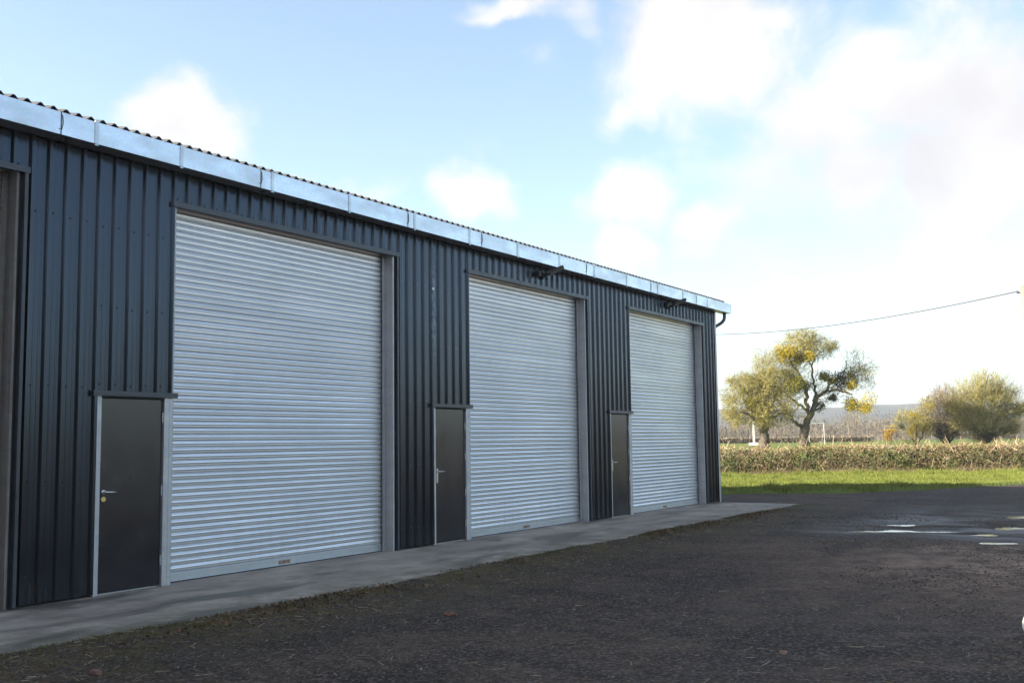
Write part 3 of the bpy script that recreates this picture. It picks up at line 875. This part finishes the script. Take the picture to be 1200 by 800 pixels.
class Tree:
    """limb skeleton in (across, up, depth) metres around the trunk foot"""
    def __init__(self, name, loc, label, cat, group=None):
        self.o = empty(name, loc, label, cat, group); self.tr = MB(); self.br = MB(); self.segs = []
    def w(self, p): p = np.atleast_2d(np.asarray(p, float)); return p[:, 0:1] * AX_R + p[:, 1:2] * AX_U + p[:, 2:3] * AX_D
    def limb(self, pts, r0, r1, trunk=False, n=8, wob=.05):
        P_ = self.w(pts)
        # resample with a little wobble
        k = max(5, 4 * len(P_)); t = np.linspace(0, len(P_) - 1, k)
        Q = np.stack([np.interp(t, np.arange(len(P_)), P_[:, j]) for j in range(3)], -1)
        Q = (Q + np.vstack([Q[:1], Q[:-1]]) + np.vstack([Q[1:], Q[-1:]])) / 3
        Q[0] = P_[0]; Q[-1] = P_[-1]
        Q[1:-1] += rng.normal(0, wob, (k - 2, 3))
        rad = np.linspace(r0, r1, k) * (1 + .08 * rng.normal(size=k))
        (self.tr if trunk else self.br).tube(Q, rad, n)
        return Q
    def spray(self, c, rad, n, size=(.35, .8), r=.010, up=.35, outward=.8, sub=3, orig=None):
        """fine twigs filling an ellipsoid: returns tips"""
        c = np.asarray(c, float); rad = np.asarray(rad, float)
        v = unit(rng.normal(size=(n, 3))) * (rng.random((n, 1)) ** .45)
        if n > 200:       # uneven boughs with gaps between them
            m = 11
            cen_ = unit(rng.normal(size=(m, 3))) * rng.uniform(.35, .95, (m, 1)); lr = rng.uniform(.26, .52, m)
            k = rng.integers(0, m, n); lob = rng.random(n) < .74
            v = np.where(lob[:, None], cen_[k] + v * lr[k][:, None], v)
        p = c + v * rad
        if orig is not None: v = unit(p - np.asarray(orig, float)) * 2.2
        d = unit(rng.normal(size=(n, 3)) * .75 + v * outward + np.array([0, up, 0]))
        L = rng.uniform(*size, n)[:, None]
        a = self.w(p); b = self.w(p + d * L * .5)
        d2 = unit(d + rng.normal(size=(n, 3)) * .4); e = self.w(p + d * L * .5 + d2 * L * .5)
        self.segs.append(strips(a, b, r, r * .75, 3)); self.segs.append(strips(b, e, r * .75, r * .35, 3))
        for j in range(sub):
            f = rng.random((n, 1)); st = a + (b - a) * f if j % 2 == 0 else b + (e - b) * f
            d3 = unit(d + rng.normal(size=(n, 3)) * .9); 
            self.segs.append(strips(st, st + self.w(d3 * L * rng.uniform(.3, .6, (n, 1))), r * .6, r * .3, 3))
        return p
    def finish(self, twigmat, bark=None):
        bark = bark or M['bark']
        if self.tr.v: self.tr.build('trunk', bark, self.o, True)
        if self.br.v: self.br.build('branches', bark, self.o, True)
        if self.segs: mesh_np('crown', *merge(self.segs), twigmat, self.o)
    def foliage(self, name, c, rad, n, size, mat, shell=.5, label=None, lump=0.0):
        c = np.asarray(c, float); rad = np.asarray(rad, float)
        v = unit(rng.normal(size=(n, 3))); rr = rng.random((n, 1)) ** shell
        if lump:      # a knot of uneven lobes with ragged sprigs
            m = 9
            cen_ = unit(rng.normal(size=(m, 3))) * rng.uniform(.25, .70, (m, 1)); lr = rng.uniform(.30, .62, m)
            k = rng.integers(0, m, n)
            q = cen_[k] + v * rr * lr[k][:, None]
            sp = rng.random(n) < .07
            q[sp] = v[sp] * rng.uniform(.8, 1.25, (int(sp.sum()), 1))
        else:
            q = v * rr
        p = self.w(c + q * rad)
        V, F = leaves(p, rng.uniform(size[0], size[1], n), 0, .42)
        o = mesh_np(name, V, [F], mat, self.o)
        if label: o['label'] = label
        return o

M['tw_olive'] = material('lichen_twig', m_island([(0, (.10, .09, .025)), (.4, (.22, .19, .055)), (.75, (.34, .295, .09)), (1, (.48, .42, .18))], .85))
M['tw_brown'] = material('bare_twig', m_island([(0, (.07, .05, .035)), (.5, (.19, .14, .09)), (1, (.34, .27, .18))], .85))
M['mist_y'] = material('mistletoe_yellow', m_island([(0, (.26, .20, .012)), (.5, (.42, .33, .018)), (1, (.55, .44, .04))], .6, .3, .25))
M['mist_o'] = material('mistletoe_olive', m_island([(0, (.09, .09, .012)), (.5, (.17, .16, .02)), (1, (.26, .235, .03))], .6, .3, .2))
M['orange'] = material('orange_blossom', m_island([(0, (.26, .16, .01)), (.5, (.42, .26, .015)), (1, (.52, .36, .03))], .6, .3, .25))
M['evergreen'] = material('evergreen_leaf', m_island([(0, (.02, .032, .014)), (.6, (.045, .06, .024)), (1, (.08, .09, .035))], .5, .4, .1))

# ---- old orchard tree with mistletoe
S = .01215
tx, ty = -12.79, 66.73
t2 = Tree('orchard_tree', (tx, ty, float(land_z(np.array([tx]), np.array([ty]))[0]) - .05), 'old spreading orchard tree with forked dark trunk and bright mistletoe balls', 'tree', 'orchard trees behind the hedge')
Tz = lambda u, v, w=0.0: ((u - 605) * S, (775 - v) * S + .62, w)
t2.limb([(0, -.1, 0), (0, .5, 0), Tz(608, 740), Tz(622, 690, .05)], .40, .27, True, 12, .03)
t2.limb([Tz(618, 700), Tz(655, 620, .1), Tz(690, 550, .2), Tz(700, 520, .2)], .25, .16, n=10)
t2.limb([Tz(612, 715), Tz(575, 690, -.2), Tz(530, 655, -.5), Tz(480, 600, -.9), Tz(440, 560, -1.1)], .17, .05)
t2.limb([Tz(650, 640, .1), Tz(625, 560, .0), Tz(632, 480, -.3), Tz(600, 420, -.5), Tz(555, 365, -.6), Tz(520, 300, -.6)], .16, .05)
t2.limb([Tz(640, 610), Tz(560, 535, .6), Tz(520, 490, .9), Tz(450, 440, 1.2)], .10, .03)
t2.limb([Tz(695, 540, .2), Tz(692, 470, .4), Tz(688, 400, .5), Tz(675, 335, .4), Tz(710, 285, .4), Tz(760, 235, .4)], .11, .03)
t2.limb([Tz(675, 335, .4), Tz(640, 260, .1), Tz(620, 190, 0)], .06, .02)
t2.limb([Tz(698, 525, .2), Tz(750, 490, -.2), Tz(830, 492, -.5), Tz(885, 515, -.6)], .13, .05)
t2.limb([Tz(750, 490, -.2), Tz(770, 440, .2), Tz(850, 420, .6), Tz(890, 370, .8), Tz(900, 310, .8)], .09, .03)
t2.limb([Tz(660, 620, .1), Tz(710, 600, .7), Tz(760, 570, 1.2)], .09, .03)
t2.limb([Tz(850, 420, .6), Tz(930, 400, .2), Tz(1000, 390, .1)], .05, .02)
for (u, v, w, ru, rv, rw, n) in [(590, 235, -.2, 130, 90, 120, 680), (740, 240, .3, 115, 62, 100, 540), (960, 340, .6, 95, 90, 95, 420), (980, 440, .2, 60, 60, 70, 150), (420, 330, -.5, 100, 80, 120, 700),
                                 (440, 440, .2, 130, 110, 140, 1150), (520, 520, .1, 100, 100, 130, 640), (360, 520, .4, 80, 90, 110, 500), (500, 400, -.4, 120, 100, 120, 560), (640, 200, .1, 130, 70, 110, 420), (420, 600, -.4, 110, 70, 110, 460), (520, 620, -.4, 80, 50, 90, 260), (690, 440, .6, 60, 60, 80, 110), (760, 520, .5, 60, 50, 80, 140), (650, 170, 0, 70, 45, 60, 140), (860, 460, .2, 60, 70, 70, 120)]:
    a = Tz(u, v, w); t2.spray(a, (ru * S, rv * S, rw * S), n, (.3, .75), .0095, .25, .9)
t2.finish(M['tw_olive'])
for (u, v, w, r, mat, n) in [(505, 275, -1.1, 56, 'mist_y', 2000), (600, 300, -1.0, 58, 'mist_y', 2600), (540, 440, -1.2, 66, 'mist_o', 2200), (740, 420, -.3, 50, 'mist_o', 1500), (920, 565, -.7, 70, 'mist_y', 2600),
                             (880, 455, -.6, 36, 'mist_y', 700), (730, 580, 1.0, 34, 'mist_o', 600), (915, 395, .6, 36, 'mist_o', 500), (690, 170, 0, 18, 'mist_y', 160)]:
    t2.foliage('mistletoe_leaves', Tz(u, v, w), (r * S * 1.35, r * S * 1.3, r * S * 1.35), int(n * 1.3), (.035, .075), M[mat], .42, lump=.25)
for (u, v, w, r, n) in [(845, 425, .2, 66, 1900), (800, 530, .6, 34, 700), (655, 460, .5, 36, 500), (900, 455, .2, 36, 500)]:
    t2.foliage('dark_mistletoe_leaves', Tz(u, v, w), (r * S * 1.3, r * S * 1.1, r * S * 1.3), n, (.035, .08), M['mist_d'], .5, lump=.25)

# ---- rounder tree to its left
tx, ty = -15.3, 65.6
t1 = Tree('orchard_tree', (tx, ty, float(land_z(np.array([tx]), np.array([ty]))[0]) - .05), 'rounded olive twiggy tree with thick pollard-like trunk next to the building corner', 'tree', 'orchard trees behind the hedge')
T1 = lambda u, v, w=0.0: ((u - 388) * S, (765 - v) * S + .55, w)
t1.limb([(0, -.1, 0), T1(388, 765), T1(388, 700), T1(385, 650)], .36, .30, True, 12, .03)
for e in [[(385, 660, 0), (340, 590, .2), (270, 500, .4), (220, 430, .5)], [(385, 660, 0), (390, 570, -.4), (370, 470, -.6), (330, 380, -.8)], [(388, 665, 0), (430, 590, .5), (470, 520, .9), (480, 430, 1.)],
          [(380, 670, 0), (310, 620, -.6), (220, 590, -1.2)], [(390, 665, 0), (450, 620, -.4), (510, 590, -.8)], [(345, 590, .2), (330, 500, 1.2), (300, 420, 1.6)]]:
    t1.limb([T1(*q_) for q_ in e], .15, .03)
for (u, v, w, ru, rv, rw, n) in [(265, 420, 0, 85, 60, 130, 620), (225, 540, 0, 85, 95, 140, 760), (330, 480, -.2, 110, 110, 170, 1150), (330, 600, 0, 120, 80, 150, 700), (440, 520, .2, 90, 110, 140, 700), (215, 620, .2, 65, 50, 90, 300), (420, 640, 0, 60, 50, 110, 240), (400, 380, 0, 70, 50, 100, 300)]:
    t1.spray(T1(u, v, w), (ru * S, rv * S, rw * S), n, (.3, .7), .0095, .05, .8)
t1.finish(M['tw_olive'])
for (u, v, w, r, n) in [(300, 540, -1.2, 52, 700), (390, 690, -.1, 34, 500), (260, 480, -.9, 34, 300)]:
    t1.foliage('ivy', T1(u, v, w), (r * S, r * S, r * S), n, (.03, .06), M['mist_o'], .6, lump=.3)
t1.foliage('lichen_foliage', T1(450, 440, -1.0), (60 * S, 60 * S, 60 * S), 500, (.03, .06), M['mist_o'], .6, lump=.3)

# ---- shrubs on the right
S2 = .0109
def shrub(name, u0, v0, D0, label, cat, group='shrubs behind the hedge'):
    # (u0,v0) are offsets in the shrub row; D0 pushes it back from the hedge
    lat0 = (u0 - 600) * S2
    base = np.array([-5.59, 77.12, 0.]) + AX_R * (lat0 - .0) + AX_D * D0
    base[2] = float(land_z(base[0:1], base[1:2])[0]) - .05
    t = Tree(name, tuple(base), label, cat, group)
    return t, (lambda u, v, w=0.0: ((u - u0) * S2, (700 - v) * S2 + .32, w))
b1, W = shrub('thorn_tree', 930, 690, 0, 'tall many-stemmed thorn tree with pale olive top twigs at the right end of the hedge', 'tree')
for e in [[(930, 730), (925, 640), (900, 520), (860, 400), (830, 320)], [(935, 730), (945, 620), (950, 480), (960, 350), (965, 240)], [(940, 730), (975, 620), (1040, 540), (1110, 500), (1150, 470)],
          [(925, 730), (880, 600), (800, 500), (760, 420)], [(935, 720), (990, 560), (1030, 420), (1050, 320)], [(920, 730), (860, 640), (790, 600)]]:
    b1.limb([W(*q_, rng.normal(0, .5) if i else 0) for i, q_ in enumerate(e)], .13, .025)
BO = W(930, 700)
for (u, v, w, ru, rv, rw, n) in [(945, 400, 0, 150, 110, 150, 620), (800, 470, -.3, 150, 100, 140, 640), (1060, 450, .2, 120, 100, 130, 480), (900, 540, 0, 190, 100, 170, 800),
                                 (1120, 540, .3, 100, 70, 110, 320), (860, 630, 0, 190, 80, 170, 800), (1080, 630, .3, 120, 70, 120, 420), (740, 560, -.2, 90, 90, 110, 360)]:
    b1.spray(W(u, v, w), (ru * S2, rv * S2, rw * S2), n, (.4, 1.0), .010, .2, .7, 3, BO)
for (u, v, w, ru, rv, rw, n) in [(960, 330, 0, 120, 60, 120, 170), (1090, 410, .2, 90, 60, 90, 110), (820, 390, -.2, 120, 60, 110, 130), (1150, 500, .2, 60, 60, 80, 70), (720, 470, -.2, 70, 60, 80, 70)]:
    b1.spray(W(u, v, w), (ru * S2, rv * S2, rw * S2), n, (.8, 1.7), .011, .3, 1.0, 3, BO)
b1.finish(M['tw_olive'])
b1.foliage('dark_leaves', W(1080, 430, .2), (85 * S2, 60 * S2, 80 * S2), 420, (.03, .07), M['evergreen'], .6, lump=.3)
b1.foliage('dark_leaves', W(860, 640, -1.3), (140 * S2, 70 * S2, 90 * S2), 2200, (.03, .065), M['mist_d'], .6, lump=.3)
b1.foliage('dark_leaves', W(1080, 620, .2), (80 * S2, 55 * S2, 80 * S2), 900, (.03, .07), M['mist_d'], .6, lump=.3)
b2, W = shrub('thicket', 690, 690, .8, 'dense dark-bottomed thicket with bare pinkish twigs in the middle of the shrubs', 'shrub')
for e in [[(690, 720), (680, 600), (650, 480), (620, 380)], [(690, 720), (720, 600), (740, 480), (720, 340)], [(700, 720), (770, 600), (820, 520)], [(680, 720), (600, 640), (560, 560)]]:
    b2.limb([W(*q_, rng.normal(0, .3) if i else 0) for i, q_ in enumerate(e)], .07, .02)
for (u, v, w, ru, rv, rw, n) in [(690, 410, 0, 140, 90, 120, 560), (600, 480, 0, 110, 100, 120, 520), (760, 470, 0, 90, 90, 110, 420), (680, 600, 0, 140, 90, 130, 800)]:
    b2.spray(W(u, v, w), (ru * S2, rv * S2, rw * S2), n, (.35, .8), .010, .5, .5)
b2.finish(M['tw_brown'])
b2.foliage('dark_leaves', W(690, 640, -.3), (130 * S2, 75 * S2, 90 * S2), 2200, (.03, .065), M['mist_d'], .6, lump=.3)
b2.foliage('green_leaves', W(740, 500, -.4), (80 * S2, 80 * S2, 70 * S2), 800, (.03, .06), M['mist_o'], .7, lump=.4)
b3, W = shrub('flowering_shrub', 275, 690, .3, 'small round shrub covered in orange-yellow blossom, leftmost of the shrubs', 'shrub')
b3.limb([W(275, 720), W(270, 660), W(265, 610)], .05, .02); b3.spray(W(275, 650), (60 * S2, 55 * S2, 55 * S2), 180, (.2, .45), .008)
b3.finish(M['tw_brown'])
b3.foliage('blossom', W(272, 640), (58 * S2, 52 * S2, 55 * S2), 1500, (.03, .06), M['orange'], .5, lump=.3)
b3.foliage('blossom_leaves', W(330, 600, .2), (55 * S2, 34 * S2, 45 * S2), 260, (.025, .05), M['mist_y'], .7, lump=.3)
b4, W = shrub('yellow_shrub', 440, 690, 0, 'loose yellow-green shrub between the orange blossom and the dark thicket', 'shrub')
for e in [[(430, 720), (400, 620), (370, 540)], [(440, 720), (450, 600), (440, 500)], [(450, 720), (500, 620), (540, 480)]]:
    b4.limb([W(*q_) for q_ in e], .06, .015)
for (u, v, w, ru, rv, rw, n) in [(400, 560, 0, 110, 70, 100, 420), (500, 560, 0, 80, 90, 90, 380), (540, 450, 0, 60, 50, 60, 160), (440, 650, 0, 110, 60, 90, 260)]:
    b4.spray(W(u, v, w), (ru * S2, rv * S2, rw * S2), n, (.3, .6), .009, .4, .6)
b4.finish(M['tw_olive'])
for (u, v, w, ru, rv, n, m_) in [(405, 620, -.4, 36, 60, 800, 'mist_y'), (500, 590, -.3, 56, 48, 1000, 'mist_y'), (345, 590, .1, 36, 42, 500, 'evergreen'), (420, 520, 0, 90, 46, 900, 'mist_y'), (545, 450, 0, 50, 40, 420, 'mist_y'), (480, 530, .2, 60, 50, 500, 'evergreen'), (430, 560, .3, 90, 60, 600, 'mist_o')]:
    b4.foliage('leaves', W(u, v, w), (ru * S2, rv * S2, .5), n, (.025, .055), M[m_], .55, lump=.35)

# ---- far field hedge, goal frame, white post
fh = empty('field_hedge', (-38, 140, .7), 'low dark clipped hedge across the far side of the green field', 'hedge')
n = 9000
tt = rng.uniform(-14, 13, n); hgt = rng.random(n) * .95
pp = np.stack([tt * .848 + rng.normal(0, .25, n), tt * .53 + rng.normal(0, .25, n), hgt - .15], -1)
V1, F1 = leaves(pp, rng.uniform(.06, .14, n), 0, .6)
dd = unit(rng.normal(size=(2500, 3)) + np.array([0, 0, 1])) * .35
V2, F2 = strips(pp[:2500], pp[:2500] + dd, .02, .008, 3)
mesh_np('foliage', V1, [F1], M['mist_d'], fh); mesh_np('stems', V2, [F2], M['twig'], fh)

def ground_at(x, y): return float(land_z(np.array([x]), np.array([y]))[0])
M['wpaint'] = material('white_paint', m_plain((.55, .54, .50), .55, 0, .1))
gx, gy = -22.0, 102.4
M['goal'] = material('faded_grey_paint', m_plain((.36, .36, .35), .55, 0, .1))
gl = empty('goal_frame', (gx, gy, ground_at(gx, gy)), 'thin pale metal goal frame with crossbar standing in the green field', 'goal')
mb = MB(); mb.tube([(-.75, .43 - .9, 0), (-.75, .43 - .9, 2.2)], .035, 8); mb.build('post', M['goal'], gl)
mb = MB(); mb.tube([(.6, .35, 0), (.6, .35, 2.2)], .035, 8); mb.build('post', M['goal'], gl)
mb = MB(); mb.tube([(-.75, -.47, 2.2), (.6, .35, 2.2)], .035, 8); mb.build('crossbar', M['goal'], gl)
for a_, b_2 in (((-.75, -.47), (-1.3, .45)), ((.6, .35), (.05, 1.25))):
    mb = MB(); mb.tube([(a_[0], a_[1], 2.2), (b_2[0], b_2[1], 0)], .025, 8); mb.build('stay', M['goal'], gl)
px_, py_ = -27.64, 98.92
wp = empty('white_post', (px_, py_, ground_at(px_, py_)), 'slim white post on a low white base beside the rounded tree trunk', 'post')
mb = MB(); mb.tube([(0, 0, .25), (0, 0, 2.5)], [.12, .10], 10); mb.build('shaft', M['wpaint'], wp)
mb = MB(); mb.box(-.5, .5, -.25, .25, -.02, .25); bevel(mb.build('base', M['wpaint'], wp), .03)

# ---- utility pole and overhead wire
M['wire'] = material('grey_cable', m_plain((.06, .06, .065), .6))
M['pole'] = material('weathered_pole', m_plain((.34, .25, .15), .8, 0, .25, 9))
ux, uy = 4.52, 41.24
pole = empty('utility_pole', (ux, uy, ground_at(ux, uy) - .05), 'tan wooden utility pole at the right edge carrying the overhead wire', 'utility pole')
mb = MB(); mb.tube([(.09, .06, 0), (.05, .03, 4), (0, 0, 7.9)], [.15, .125, .105], 14); mb.build('shaft', M['pole'], pole, True)
mb = MB(); mb.tube([(-.12, -.08, 7.6), (-.2, -.13, 7.6)], .03, 8); mb.tube([(-.2, -.13, 7.56), (-.2, -.13, 7.68)], [.045, .03], 10); mb.build('insulator', M['black'], pole)
w0 = np.array([4.34, 41.12, 7.63]); w1 = np.array([-19.5, 62.3, 9.0])
pole2 = empty('utility_pole', (-19.7, 62.5, ground_at(-19.7, 62.5) - .05), 'wooden utility pole hidden behind the far building corner', 'utility pole')
mb = MB(); mb.tube([(0, 0, 0), (0, 0, 9.2)], [.15, .105], 12); mb.build('shaft', M['pole'], pole2, True)
t_ = np.linspace(0, 1, 40)
mb = MB(); mb.tube(np.stack([w0[0] + (w1[0] - w0[0]) * t_, w0[1] + (w1[1] - w0[1]) * t_, w0[2] + (w1[2] - w0[2]) * t_ - 4 * .55 * t_ * (1 - t_)], -1), .024, 6)
tag(mb.build('overhead_wire', M['wire']), 'thin dark overhead wire sagging from the pole past the building corner', 'wire')

# ---- far bare woodland, one brown mass
segs = []
nt = 1500
ang = rng.uniform(-.2, .62, nt); dist = rng.uniform(280, 640, nt)
lat = np.tan(ang) * dist
bx_ = 9.6 + AX_R[0] * lat + AX_D[0] * dist; by_ = -8.1 + AX_R[1] * lat + AX_D[1] * dist
bz_ = land_z(bx_, by_)
H = rng.uniform(4.0, 9.0, nt) * (.65 + .7 * vnoise(ang * 16 + 5, dist * .012))
for k in range(60):
    v0 = unit(rng.normal(size=(nt, 3))) * rng.random((nt, 1)) ** .4
    b0 = np.stack([bx_ + v0[:, 0] * H * .45, by_ + v0[:, 1] * H * .45, bz_ + H * (.55 + .42 * v0[:, 2])], -1)
    v = unit(v0 * .6 + rng.normal(size=(nt, 3)) * .6 + np.array([0, 0, .4])) * (H * rng.uniform(.08, .2, nt))[:, None]
    segs.append(strips(b0, b0 + v, .075, .04, 3))
segs.append(strips(np.stack([bx_, by_, bz_ - .3], -1), np.stack([bx_, by_, bz_ + H * .75], -1), .2, .07, 4))
M['wood'] = material('bare_woodland', m_island([(0, (.075, .058, .045)), (.5, (.14, .105, .08)), (.8, (.15, .13, .075)), (1, (.21, .16, .125))], .9))
tag(mesh_np('woodland', *merge(segs), M['wood']), 'far belt of bare brown-pink trees below the hills', 'woodland', kind='stuff')

# ------------------------------------------------------------------ unseen tree belt, added behind the photographer to darken reflections in the metal
nb = 60
bx_ = np.linspace(-14, 70, nb) + rng.normal(0, 1.2, nb); by_ = -44 + rng.normal(0, 2.0, nb); Hb = rng.uniform(6, 10, nb)
cs = []
for k in range(520):
    v0 = unit(rng.normal(size=(nb, 3))) * rng.random((nb, 1)) ** .4
    cs.append(np.stack([bx_ + v0[:, 0] * 2.4, by_ + v0[:, 1] * 2.4, Hb * (.5 + .5 * v0[:, 2])], -1))
V1, F1 = leaves(np.concatenate(cs), .42, 0, .7)
V2, F2 = strips(np.stack([bx_, by_, bx_ * 0 - .5], -1), np.stack([bx_, by_, Hb * .8], -1), .25, .1, 6)
tag(mesh_np('added_tree_belt', *merge([(V1, F1), (V2, F2)]), M['evergreen']), 'unseen dark evergreen tree belt added behind the camera to darken reflections in the metal', 'added trees', kind='stuff')

# ------------------------------------------------------------------ haze
HAZE = 0.0003
if HAZE:
    mb = MB(); mb.box(-2950, 2950, -2950, 2950, -6, 130)
    hm = bpy.data.materials.new('air'); hm.use_nodes = True
    nt_ = hm.node_tree; nt_.nodes.clear()
    o_ = nt_.nodes.new('ShaderNodeOutputMaterial'); v_ = nt_.nodes.new('ShaderNodeVolumePrincipled')
    v_.inputs['Color'].default_value = (.80, .90, 1, 1); v_.inputs['Density'].default_value = HAZE; v_.inputs['Anisotropy'].default_value = .2
    nt_.links.new(v_.outputs[0], o_.inputs['Volume'])
    hz_o = mb.build('haze', hm); tag(hz_o, 'thin pale haze in the air over the fields', 'haze', kind='stuff')

# ------------------------------------------------------------------ sky, sun, camera
W_ = bpy.data.worlds.new('World'); SC.world = W_; W_.use_nodes = True
t = NT(W_.node_tree); t.N.clear()
out = t.new('ShaderNodeOutputWorld'); bg = t.new('ShaderNodeBackground')
sky = t.new('ShaderNodeTexSky'); sky.sky_type = 'NISHITA'; sky.sun_disc = False
sky.sun_elevation = SUN_EL
sky.sun_rotation = math.atan2(-SUN_H[0], -SUN_H[1])
sky.air_density = 1.0; sky.dust_density = .6; sky.ozone_density = 1.2
tc = t.new('ShaderNodeTexCoord'); d_ = t.vmath('NORMALIZE', tc.outputs['Generated'])
sx = t.new('ShaderNodeSeparateXYZ'); t.set(sx.inputs[0], d_)
n1 = t.noise(d_, 9.0, 9, .60, .4)
warp = t.new('ShaderNodeVectorMath', operation='SCALE'); 
nz = t.new('ShaderNodeTexNoise'); t.set(nz.inputs['Vector'], d_); nz.inputs['Scale'].default_value = 9; nz.inputs['Detail'].default_value = 5
wv = t.vmath('SUBTRACT', nz.outputs['Color'], (.5, .5, .5)); t.set(warp.inputs[0], wv); warp.inputs['Scale'].default_value = .10
dw = t.vmath('ADD', d_, warp.outputs[0])
CL = [(-0.732, 0.621, 0.281, 0.050, 0.030, 1), (-0.679, 0.691, 0.249, 0.030, 0.015, 1), (-0.632, 0.738, 0.236, 0.048, 0.018, 1), (-0.555, 0.801, 0.225, 0.052, 0.021, 1), (-0.48, 0.803, 0.353, 0.036, 0.024, .6), (-0.502, 0.773, 0.388, 0.06, 0.016, .9), (-0.444, 0.811, 0.381, 0.036, 0.02, .7),
      (-0.342, 0.873, 0.347, 0.10, 0.082, 1), (-0.406, 0.863, 0.301, 0.036, 0.032, .8), (-0.297, 0.883, 0.364, 0.049, 0.032, .9), (-0.417, 0.88, 0.226, 0.034, 0.034, .9), (-0.355, 0.914, 0.198, 0.036, 0.022, .9), (-0.421, 0.889, 0.181, 0.026, 0.016, .8),
      (-0.253, 0.928, 0.275, 0.075, 0.058, 1), (-0.195, 0.935, 0.297, 0.085, 0.068, 1), (-0.141, 0.944, 0.297, 0.09, 0.07, 1), (-0.23, 0.946, 0.229, 0.09, 0.055, 1), (-0.105, 0.961, 0.258, 0.073, 0.075, 1), (-0.174, 0.957, 0.231, 0.073, 0.049, 1),
      (-0.127, 0.981, 0.146, 0.06, 0.034, .9), (-0.171, 0.981, 0.097, 0.17, 0.05, .42), (-0.295, 0.945, 0.142, 0.1, 0.05, .34), (-0.243, 0.968, 0.055, 0.22, 0.045, .34)]
acc = None
for (a, b, c, rx, rz_, wgt) in CL:
    df = t.vmath('SUBTRACT', dw, (a, b, c))
    # flatten the blob: scale the vertical so clouds are wider than tall
    sc_ = t.vmath('MULTIPLY', df, (1 / rx, 1 / rx, 1 / rz_))
    f = t.math('MULTIPLY', t.map(t.vmath('LENGTH', sc_), .0, 1.9, 1, 0, True), wgt)
    acc = f if acc is None else t.math('MAXIMUM', acc, f)
# broken cloud added all round to neutralise sky light, thinner in the blue part of the sky ahead
pl = t.new('ShaderNodeVectorMath', operation='DIVIDE'); cz = t.math('ADD', t.math('MAXIMUM', sx.outputs['Z'], 0.0), .16)
cv = t.new('ShaderNodeCombineXYZ'); t.set(cv.inputs[0], t.math('DIVIDE', sx.outputs['X'], cz)); t.set(cv.inputs[1], t.math('DIVIDE', sx.outputs['Y'], cz))
gen = t.map(t.noise(cv.outputs[0], 1.15, 6, .58), .42, .60, 0, .95, True)
ahead = t.map(t.vmath('DOT_PRODUCT', d_, (-.52, .80, .28)), .72, .88, 1, 0)
hole = t.map(t.vmath('DOT_PRODUCT', d_, (.80, .55, .24)), .55, .90, 1, .0, True)
gen = t.math('MULTIPLY', t.math('MULTIPLY', gen, ahead), hole)
cl = t.math('MAXIMUM', acc, gen)
cl = t.map(t.math('ADD', cl, t.math('MULTIPLY', t.math('SUBTRACT', n1, .5), 1.7)), .20, .84, 0, 1, True)
cl = t.math('MULTIPLY', cl, t.map(acc, 0, .25, .0, 1))  if False else cl
low = t.math('MULTIPLY', t.map(sx.outputs['Z'], -.02, .20, .85, .0, True), t.map(hole, 0, 1, .3, 1))       # milky band near the horizon
veil = t.math('MAXIMUM', t.math('MULTIPLY', low, .8), .10)
SKY_S = .074
skyc = sky.outputs[0]
shade = t.map(t.noise(dw, 5.0, 4, .5), .40, .66)
white = t.mix(t.math('MULTIPLY', shade, .9), (3.6, 3.5, 3.45), (2.55, 2.5, 2.68))
c1 = t.mix(veil, skyc, (2.0, 2.5, 2.85))
c2 = t.mix(cl, c1, white)
t.set(bg.inputs[0], c2); bg.inputs[1].default_value = SKY_S
t.L.new(bg.outputs[0], out.inputs[0])

sl = bpy.data.lights.new('sun', 'SUN'); sl.energy = 5.0; sl.angle = R_(.53); sl.color = (1, .91, .77)
so = bpy.data.objects.new('sun', sl); link(so)
ld = Vector((SUN_H[0] * math.cos(SUN_EL), SUN_H[1] * math.cos(SUN_EL), -math.sin(SUN_EL)))
so.rotation_euler = ld.to_track_quat('-Z', 'Y').to_euler()
so.location = (-30, -30, 30)

cam = bpy.data.cameras.new('camera'); co = bpy.data.objects.new('camera', cam); link(co)
Rv = Vector((.84711244, .53125609, -.01294137)); Uv = Vector((.06083342, -.07275154, .9954931)); Fv = Vector((-.52792027, .84408185, .09394685))
co.matrix_world = Matrix(((Rv.x, Uv.x, -Fv.x, 9.6648), (Rv.y, Uv.y, -Fv.y, -8.1531), (Rv.z, Uv.z, -Fv.z, 1.5588), (0, 0, 0, 1)))
cam.sensor_width = 36; cam.lens = 36 * 1235.3 / 1200; cam.clip_start = .05; cam.clip_end = 9000
SC.camera = co

vs = SC.view_settings
vs.view_transform = 'Standard'; vs.look = 'None'; vs.exposure = 2.05; vs.gamma = 1; vs.use_curve_mapping = False
SC.cycles.volume_bounces = 0
SC.cycles.max_bounces = 8
